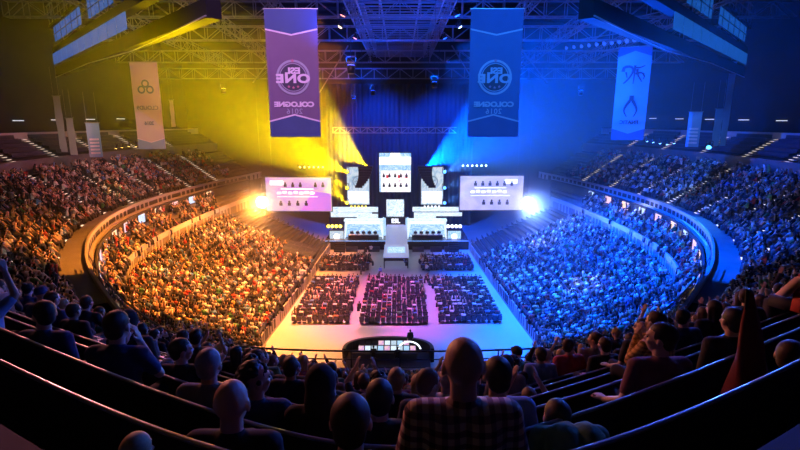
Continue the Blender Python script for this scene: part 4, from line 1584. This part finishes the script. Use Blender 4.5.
# small logo boxes and yellow / white lamps beside the booths
for sd, a_, b_, m in (('yellow', 330, 343.5, M_s6), ('blue', 447.5, 461, M_s4)):
    t, w, h = led_panel('logo_cube', f'small square logo screen beside the {sd} side booth', a_, 231, b_, 243, 75.8, m)
    e = MB(); ring_mesh(e, 0, h * 0.55, -0.05, 0.0, 0.5, 20); e.build('logo', M_glow, t)
for sd, a_, b_, col in (('yellow', 326, 343, (1.0, 0.75, 0.05)), ('blue', 447, 461, (0.7, 0.8, 1.0))):
    p = W((a_ + b_) / 2, 226, 76)
    t = thing('flood_bar', f'glowing row of stage floods beside the booth, {sd} side', 'light', p)
    MB().box((0, 0, 0), (b_ / 5.9 - a_ / 5.9, 0.3, 0.5)).build('housing', M_black, t)
    for q in range(4):
        MB().bar(((q - 1.5) * 0.65, -0.15, 0), ((q - 1.5) * 0.65, -0.3, 0), 0.26, 10).build('lamp', mat('flood_' + sd, (1, 1, 1), emit=col, strength=5.0), t)
# black monitor wedges and cases in front of the booths
for i, (px, py) in enumerate(((352, 249), (374, 247), (418, 248), (436, 249), (450, 250), (340, 250))):
    p = W(px, py + 1, 73.6)
    o = MB().raw([(-0.9, -0.4, 0), (0.9, -0.4, 0), (0.9, 0.4, 0), (-0.9, 0.4, 0), (-0.9, -0.1, 0.7), (0.9, -0.1, 0.7), (0.9, 0.4, 0.7), (-0.9, 0.4, 0.7)],
                 [(3, 2, 1, 0), (4, 5, 6, 7), (0, 1, 5, 4), (1, 2, 6, 5), (2, 3, 7, 6), (3, 0, 4, 7)]).build('stage_case', M_black, loc=(p.x, 73.4, 0.0))
    tag(o, 'low black equipment wedge standing before the stage front', 'case', 'equipment wedges before the stage')

# black tarpaulin over a patch of the orange lower tier
vs, fs = [], []
for i in range(9):
    for j in range(7):
        s = -(7.65 + 0.8 * i / 8); k = 4.7 * j / 6
        x, y = lower_row(k)(s)
        vs.append((x, y, zlow(k) + 0.9 + 0.08 * math.sin(i * 2.1 + j)))
for i in range(8):
    for j in range(6):
        a = i * 7 + j
        fs.append((a, a + 1, a + 8, a + 7))
n = len(vs)
vs += [(x, y, z - 0.05) for x, y, z in vs]
fs += [tuple(n + q for q in f[::-1]) for f in fs[:]]
tag(MB().raw(vs, fs).build('tarpaulin', mat('tarp', (0.008, 0.008, 0.01), 0.6)), 'black tarpaulin covering seats of the orange lower stand near the stage', 'tarpaulin')

# backdrop curtains behind the stage
M_curt = mat('curtain', (0.03, 0.04, 0.08), 0.9)
for i in range(4):
    x = -10.5 + 7 * i
    vs, fs = [], []
    for q in range(41):
        xx = -3.45 + 6.9 * q / 40
        yy = 0.25 * math.sin(q * 1.3)
        vs += [(xx, yy, 0), (xx, yy, 27)]
    for q in range(40):
        fs.append((2 * q, 2 * q + 2, 2 * q + 3, 2 * q + 1))
    o = MB().raw(vs, fs).build('curtain', M_curt, smooth=True, loc=(x, 93, 0.0))
    sm = o.modifiers.new('s', 'SOLIDIFY'); sm.thickness = 0.04
    tag(o, 'tall dark pleated drape hanging behind the stage', 'curtain', 'drapes behind the stage')

# mixing desk island on the floor
p0 = W(388, 366, 38)
t = thing('mixing_island', 'front-of-house island with black arched barrier below the guard rail', 'mixing desk', (-1.0, 37.5, 0))
vs = []
N_ = 24
arch = []
for i in range(N_ + 1):
    a = PI * i / N_
    arch.append((3.6 * math.cos(a), 2.2 * math.sin(a) ** 0.7 if math.sin(a) > 0 else 0, 0))
MB().sweep([(x, y, 0) for x, y, z in arch], [(0, 0), (0.3, 0), (0.3, 1.25), (0, 1.25)]).build('barrier', M_black, t)
MB().box((0, -0.3, 0.25), (7.0, 3.0, 0.5)).build('platform', M_black, t)
for yy, zz, ww in ((1.1, 0.9, 4.6), (0.1, 0.9, 5.6)):
    MB().box((-0.3, yy, zz), (ww, 0.7, 0.1)).build('desk_top', M_concd, t)
for r_, yy in enumerate((1.3, 0.3)):
    for q in range(8 if r_ == 0 else 9):
        xx = -2.3 + q * 0.55
        sc_ = MB().raw([(xx - 0.23, yy, 0.97), (xx + 0.23, yy, 0.97), (xx + 0.23, yy + 0.16, 1.30), (xx - 0.23, yy + 0.16, 1.30)], [(0, 1, 2, 3)])
        sc_.build('screen', [M_s3, M_s1, M_s4, M_s6][(q * 3 + r_) % 4] if random.random() < 0.85 else M_ink, t)
e = MB(); ring_mesh(e, 0, 0, 0, 0.9, 1.05, 14, 0.2, PI - 0.2)
ar_ = e.build('arch_light', M_glow, t); ar_.rotation_euler = (-1.1, 0, 0); ar_.location = (1.8, 0.1, 1.0)
for i, (x, y) in enumerate(((-2.2, 36.9), (-0.2, 36.7), (0.9, 39.2))):
    person((x, y, 0.5 if y < 38.5 else 0.5), 0.1, 'standing' if i == 2 else 'relaxed', shirt=(0.02, 0.02, 0.02), hair='short', sleeve='long',
           label=['technician sitting at the violet-lit end of the mixing island', 'technician sitting at the middle of the mixing island', 'technician standing up behind the mixing island'][i], detail=False)

# ------------------------------------------------------------------ lights
LIGHTN = 0


def aim(o, target):
    d = Vector(target) - Vector(o.location)
    o.rotation_euler = d.to_track_quat('-Z', 'Y').to_euler()


def spot(loc, target, power, col, deg, blend=0.5, size=0.15, parent=None):
    l = bpy.data.lights.new('lamp', 'SPOT')
    l.energy = power; l.color = col; l.spot_size = math.radians(deg); l.spot_blend = blend; l.shadow_soft_size = size
    o = bpy.data.objects.new('lamp_light', l)
    COL.objects.link(o)
    o.location = loc
    aim(o, target)
    return o


def moving_head(name, label, loc, target, power, col, deg, lens=6.0, r=0.28, group=None, blend=0.5):
    loc, target = Vector(loc), Vector(target)
    t = thing(name, label, 'light', loc, 0, group)
    d = (target - loc).normalized()
    MB().bar(-d * 0.5, d * 0.05, r * 0.9, 12, r * 1.05).build('head', M_black, t, True)
    MB().bar(d * 0.05, d * 0.09, r * 0.9, 12).build('lens', mat('lens_%d%d%d' % tuple(int(c * 9) for c in col), (1, 1, 1), emit=col, strength=lens), t)
    sd = d.cross(Vector((0, 0, 1)))
    sd = sd.normalized() if sd.length > .1 else Vector((1, 0, 0))
    MB().bar(sd * r * 1.2, sd * r * 1.2 + Vector((0, 0, 0.7)), 0.05).bar(-sd * r * 1.2, -sd * r * 1.2 + Vector((0, 0, 0.7)), 0.05).bar(sd * r * 1.2 + Vector((0, 0, 0.7)), -sd * r * 1.2 + Vector((0, 0, 0.7)), 0.06).build('yoke', M_black, t)
    if name == 'flood_light':
        MB().bar((0, 0, 0.7), (0, 0, 40.3 - loc.z), 0.012).build('cable', M_black, t)
    spot(loc + d * 0.15, target, power, col, deg, blend, 0.12)
    return t


YEL = (1.0, 0.66, 0.0)
ORA = (1.0, 0.27, 0.025)
BLU = (0.0, 0.075, 1.0)
SKY = (0.05, 0.25, 1.0)

# the two blinding lamps at the outer corners of the side screens
for sd, px, py, col, tgt in (('orange', 262, 202, (1.0, 0.30, 0.03), (-22, 40, 6)), ('blue', 527.5, 203, (0.10, 0.26, 1.0), (22, 40, 6))):
    p = W(px, py, 74)
    t = thing('blinder_lamp', f'blinding round {"orange-white" if sd == "orange" else "blue-white"} lamp at the outer corner of the side screen', 'light', p)
    MB().bar((0, 0.35, 0), (0, 0, 0), 0.6, 20, 0.95).build('housing', M_black, t)
    MB().bar((0, 0, 0), (0, -0.06, 0), 0.85, 24).build('lens', mat('blinder_' + sd, (1, 1, 1), emit=(1.0, 0.75, 0.45) if sd == 'orange' else (0.85, 0.9, 1.0), strength=60), t)
    MB().bar((0, 0.2, 0.8), (0, 0.2, 30 - p.z), 0.03).build('cable', M_black, t)
    spot(p + Vector((0, -0.3, 0)), tgt, 42000 if sd == 'orange' else 42000, col, 84, 1.0, 0.5)

# yellow beams up over the orange stand, blue beams on the other side
for i, (px, py, tp, ww, e_) in enumerate(((366, 166, (248, 82, 44), 21, 1.0), (347, 172, (232, 118, 46), 16, 0.75), (347, 188, (262, 128, 50), 13, 0.5), (347, 203, (300, 160, 56), 11, 0.4))):
    moving_head('beam_light', f'stage lamp throwing yellow beam, {["top", "second", "third", "lowest"][i]} of four by the pale team screen', W(px, py, 77.5), W(*tp), 1150000 * e_, YEL, ww, group='yellow beam lamps', blend=0.35)
for i, (px, py, tp, ww, e_, c_) in enumerate(((427, 166, (575, 82, 44), 25, 1.7, BLU), (444.5, 172, (560, 120, 45), 16, 0.14, SKY), (444.5, 188, (540, 150, 50), 11, 0.1, SKY), (444.5, 203, (500, 178, 56), 9, 0.1, SKY))):
    moving_head('beam_light', f'stage lamp throwing blue-white beam, {["top", "second", "third", "lowest"][i]} of four by the pale team screen', W(px, py, 77.5), W(*tp), 1700000 * e_, c_, ww, group='blue beam lamps', blend=0.35)
moving_head('beam_light', 'roof lamp shining down on the packed blue upper stand', W(709, 147, 58), W(690, 215, 50), 6000, (0.05, 0.35, 1.0), 32, 8)
for i in range(6):
    p = W(463 + i * 4.6, 165.5, 76)
    moving_head('small_lamp', 'tiny white lamp in the row above the blue-lit side screen', p, p + Vector((0, -10, -3)), 200, (0.8, 0.9, 1.0), 60, 8, 0.14, 'lamps above the blue-lit side screen')
    p = W(300 + i * 4.6, 167, 76)
    moving_head('small_lamp', 'tiny yellow lamp in the row above the orange-lit side screen', p, p + Vector((0, -10, -3)), 200, (1.0, 0.8, 0.3), 60, 6, 0.14, 'lamps above the orange-lit side screen')
for i, (px, py) in enumerate(((647, 141), (653, 142), (660, 143), (667, 144), (674, 143))):
    p = W(px, py, 62)
    moving_head('small_lamp', 'small blue-white lamp hanging over the top of the blue stand', p, p + Vector((2, -1, -8)), 350, (0.2, 0.5, 1.0), 60, 8, 0.14, 'lamps over the blue stand')
for i, (px, py) in enumerate(((116, 148), (122, 147), (129, 146), (136, 146))):
    p = W(px, py, 62)
    moving_head('small_lamp', 'small amber lamp hanging over the top of the orange stand', p, p + Vector((-2, -1, -8)), 500, (1.0, 0.6, 0.15), 60, 5, 0.14, 'lamps over the orange stand')

# floods in the roof: warm over one half, blue over the other
def flood(label, loc, tgt, power, col, deg, group, blend=0.8):
    moving_head('flood_light', label, loc, tgt, power, col, deg, 3.0, 0.3, group, blend)


for i, y in enumerate((40, 54, 68)):
    flood('roof flood aimed at the orange stand, high on a truss', (-6, y, 31), (-19, y, 4), 150000, ORA, 64, 'orange floods')
    flood('roof flood aimed at the blue stand, high on a truss', (6, y, 31), (19, y, 4), 300000, BLU, 64, 'blue floods')
flood('roof flood aimed at the orange upper tier', (-10, 50, 30), (-36, 60, 13), 19000, (1.0, 0.22, 0.2), 60, 'orange floods')
flood('roof flood aimed at the blue upper tier', (10, 50, 30), (36, 60, 13), 80000, BLU, 62, 'blue floods')
flood('roof flood aimed at the orange floor edge', (-9, 42, 30), (-11, 46, 0), 52000, (1.0, 0.42, 0.16), 50, 'orange floods')
flood('roof flood aimed at the blue floor edge', (9, 42, 30), (9, 48, 0), 60000, (0.04, 0.2, 1.0), 55, 'blue floods')
flood('added magenta flood brightening the middle floor block', (-9.5, 44, 31), (-2.5, 50, 0), 75000, (1.0, 0.08, 0.45), 42, 'added magenta floods')  # added lamp standing in for orange and blue light mixing
flood('added pink-orange flood rimming the near benches', (-16, 26, 27), (3, 3, 18.6), 11000, (1.0, 0.28, 0.25), 40, 'added rim floods')  # this and the next are added out of view to rim the heads
flood('added blue flood rimming the near benches', (16, 26, 27), (-2, 3, 18.6), 18000, (0.04, 0.14, 1.0), 46, 'blue floods')
for (tx, ty), p_, dg_ in (((545, 250), 26000, 9), ((600, 315), 30000, 10), ((612, 185), 30000, 9), ((640, 200), 16000, 8)):
    tgt_ = W(tx, ty, 62 if ty < 260 else 44)
    flood('white follow spot picking out a patch of the blue crowd', (7, 60, 31), tgt_, p_ * 3, (0.75, 0.88, 1.0), dg_, 'white follow spots')
for (tx, ty), p_, dg_ in (((225, 232), 22000, 11), ((170, 290), 20000, 12)):
    flood('amber follow spot picking out a patch of the orange crowd', (-7, 60, 31), W(tx, ty, 60 if ty < 260 else 44), p_ * 3, (1.0, 0.62, 0.28), dg_, 'amber follow spots')
# uplights added to brighten the roof steel, mostly blue
for x, y, c_, p_ in ((9, 58, BLU, 9000), (24, 66, BLU, 8000), (-3.6, 37, BLU, 9000), (3.6, 52, BLU, 12000), (-3.6, 66, BLU, 14000), (-22, 62, (0.9, 0.5, 0.1), 1500), (-8.2, 88, BLU, 12000), (-8, 44, (0.05, 0.08, 0.9), 4000)):
    nm2 = 'blue' if c_[2] > 0.5 else 'amber'
    flood(f'{nm2} uplight added to brighten the roof steel', (x, y, 24), (x, y + 2, 40), p_, c_, 140, nm2 + ' added uplights')

flood('added blue lamp brightening the drapes behind the stage', (-5, 84, 30), (-3, 93, 10), 32000, BLU, 90, 'added drape lamps')  # both drape lamps are added to turn the backdrop blue
flood('added blue lamp brightening the drapes behind the stage', (8, 84, 30), (8, 93, 10), 38000, BLU, 90, 'added drape lamps')
flood('added violet lamp brightening the violet banner', (-9, 16, 35), (-8, 38, 23), 26000, (0.85, 0.42, 1.0), 40, 'added banner lamps')  # this and the next three are added to brighten the hanging cloth
flood('added blue lamp brightening the deep blue banner', (9, 16, 35), (7.5, 38, 23), 42000, (0.02, 0.22, 1.0), 40, 'added banner lamps')
flood('added pink lamp brightening the pale team banner', (-18, 26, 34), (-29.6, 56, 21), 12000, (1.0, 0.6, 0.6), 30, 'added banner lamps')
flood('added blue lamp brightening the light blue team banner', (18, 26, 34), (26.7, 55, 21), 16000, (0.03, 0.25, 1.0), 30, 'added banner lamps')

flood('added warm lamp brightening the narrow banners of the orange side', (-24, 30, 34), (-41, 60, 21), 14000, (1.0, 0.65, 0.55), 22, 'added banner lamps')  # added with the next one to lift the narrow banners
flood('added blue lamp brightening the narrow banners of the blue side', (24, 30, 34), (40, 61, 22), 20000, (0.08, 0.3, 1.0), 24, 'added banner lamps')

# ------------------------------------------------------------------ haze filling the hall
hz = bpy.data.materials.new('haze')
hz.use_nodes = True
N, L = hz.node_tree.nodes, hz.node_tree.links
N.clear()
out = N.new('ShaderNodeOutputMaterial')
vs_ = N.new('ShaderNodeVolumeScatter')
vs_.inputs['Color'].default_value = (1, 1, 1, 1)
vs_.inputs['Density'].default_value = 0.0012
vs_.inputs['Anisotropy'].default_value = 0.55
L.new(vs_.outputs[0], out.inputs['Volume'])
o = MB().box((0, 60, 14.1), (94, 64, 28)).build('haze', hz)
tag(o, 'thin theatrical haze filling the hall and showing the beams', 'haze', kind='stuff')

sm_ = bpy.data.materials.new('smoke')
sm_.use_nodes = True
N, L = sm_.node_tree.nodes, sm_.node_tree.links
N.clear()
out = N.new('ShaderNodeOutputMaterial'); v2 = N.new('ShaderNodeVolumeScatter')
tc = N.new('ShaderNodeTexCoord'); ln = N.new('ShaderNodeVectorMath'); ln.operation = 'LENGTH'
L.new(tc.outputs['Object'], ln.inputs[0])
mr = N.new('ShaderNodeMapRange'); mr.inputs['From Min'].default_value = 1.0; mr.inputs['From Max'].default_value = 0.0
mr.inputs['To Min'].default_value = 0.0; mr.inputs['To Max'].default_value = 0.045
mr.interpolation_type = 'SMOOTHSTEP'
L.new(ln.outputs['Value'], mr.inputs['Value'])
L.new(mr.outputs['Result'], v2.inputs['Density'])
v2.inputs['Anisotropy'].default_value = 0.55
L.new(v2.outputs[0], out.inputs['Volume'])
for sd, px in (('orange', 262), ('blue', 527.5)):  # added balls of scatter imitating the glare halo of both lamps
    bm = bmesh.new(); bmesh.ops.create_icosphere(bm, subdivisions=3, radius=1.0)
    me = bpy.data.meshes.new('halo_puff'); bm.to_mesh(me); bm.free()
    o = link('halo_puff', me, sm_); o.location = W(px, 202, 72.5); o.scale = (8, 7, 8)
    tag(o, f'added smoke ball imitating the halo round the blinding lamp, {sd} side', 'smoke', kind='stuff')

# printed or shown pictures belong to the cloth or display that carries them
for o in list(COL.objects):
    if o.parent and o.parent.parent is None and o.name.split('.')[0] in ('lettering', 'portraits', 'graphics', 'card_field', 'cards', 'chevron', 'border_band', 'emblem_ring', 'emblem_field', 'star', 'logo', 'pictogram', 'pattern'):
        for c in o.parent.children:
            if c.name.split('.')[0] in ('display', 'cloth') and c.matrix_local == Matrix.Identity(4):
                o.parent = c
                break

# ------------------------------------------------------------------ world, camera
w = bpy.data.worlds.new('World')
SC.world = w
w.use_nodes = True
w.node_tree.nodes['Background'].inputs['Color'].default_value = (0.02, 0.03, 0.08, 1)
w.node_tree.nodes['Background'].inputs['Strength'].default_value = 0.3
cam = bpy.data.cameras.new('Camera')
cam.sensor_width = 36
cam.lens = 36 * FPX / 800
cam.clip_start = 0.05
cam.clip_end = 400
co = bpy.data.objects.new('Camera', cam)
COL.objects.link(co)
co.location = (0, 0, EYE)
co.rotation_euler = (PI / 2 - PITCH, 0, 0)
SC.camera = co
SC.view_settings.view_transform = 'Standard'
SC.view_settings.look = 'None'
SC.view_settings.gamma = 1
SC.view_settings.use_curve_mapping = False
SC.view_settings.exposure = 0.0
SC.cycles.max_bounces = 4
SC.cycles.diffuse_bounces = 2
SC.cycles.glossy_bounces = 2
SC.cycles.volume_bounces = 0
SC.cycles.transparent_max_bounces = 6
SC.cycles.caustics_reflective = False
SC.cycles.caustics_refractive = False
SC.cycles.sample_clamp_indirect = 4
SC.cycles.sample_clamp_direct = 0
SC.cycles.use_light_tree = True
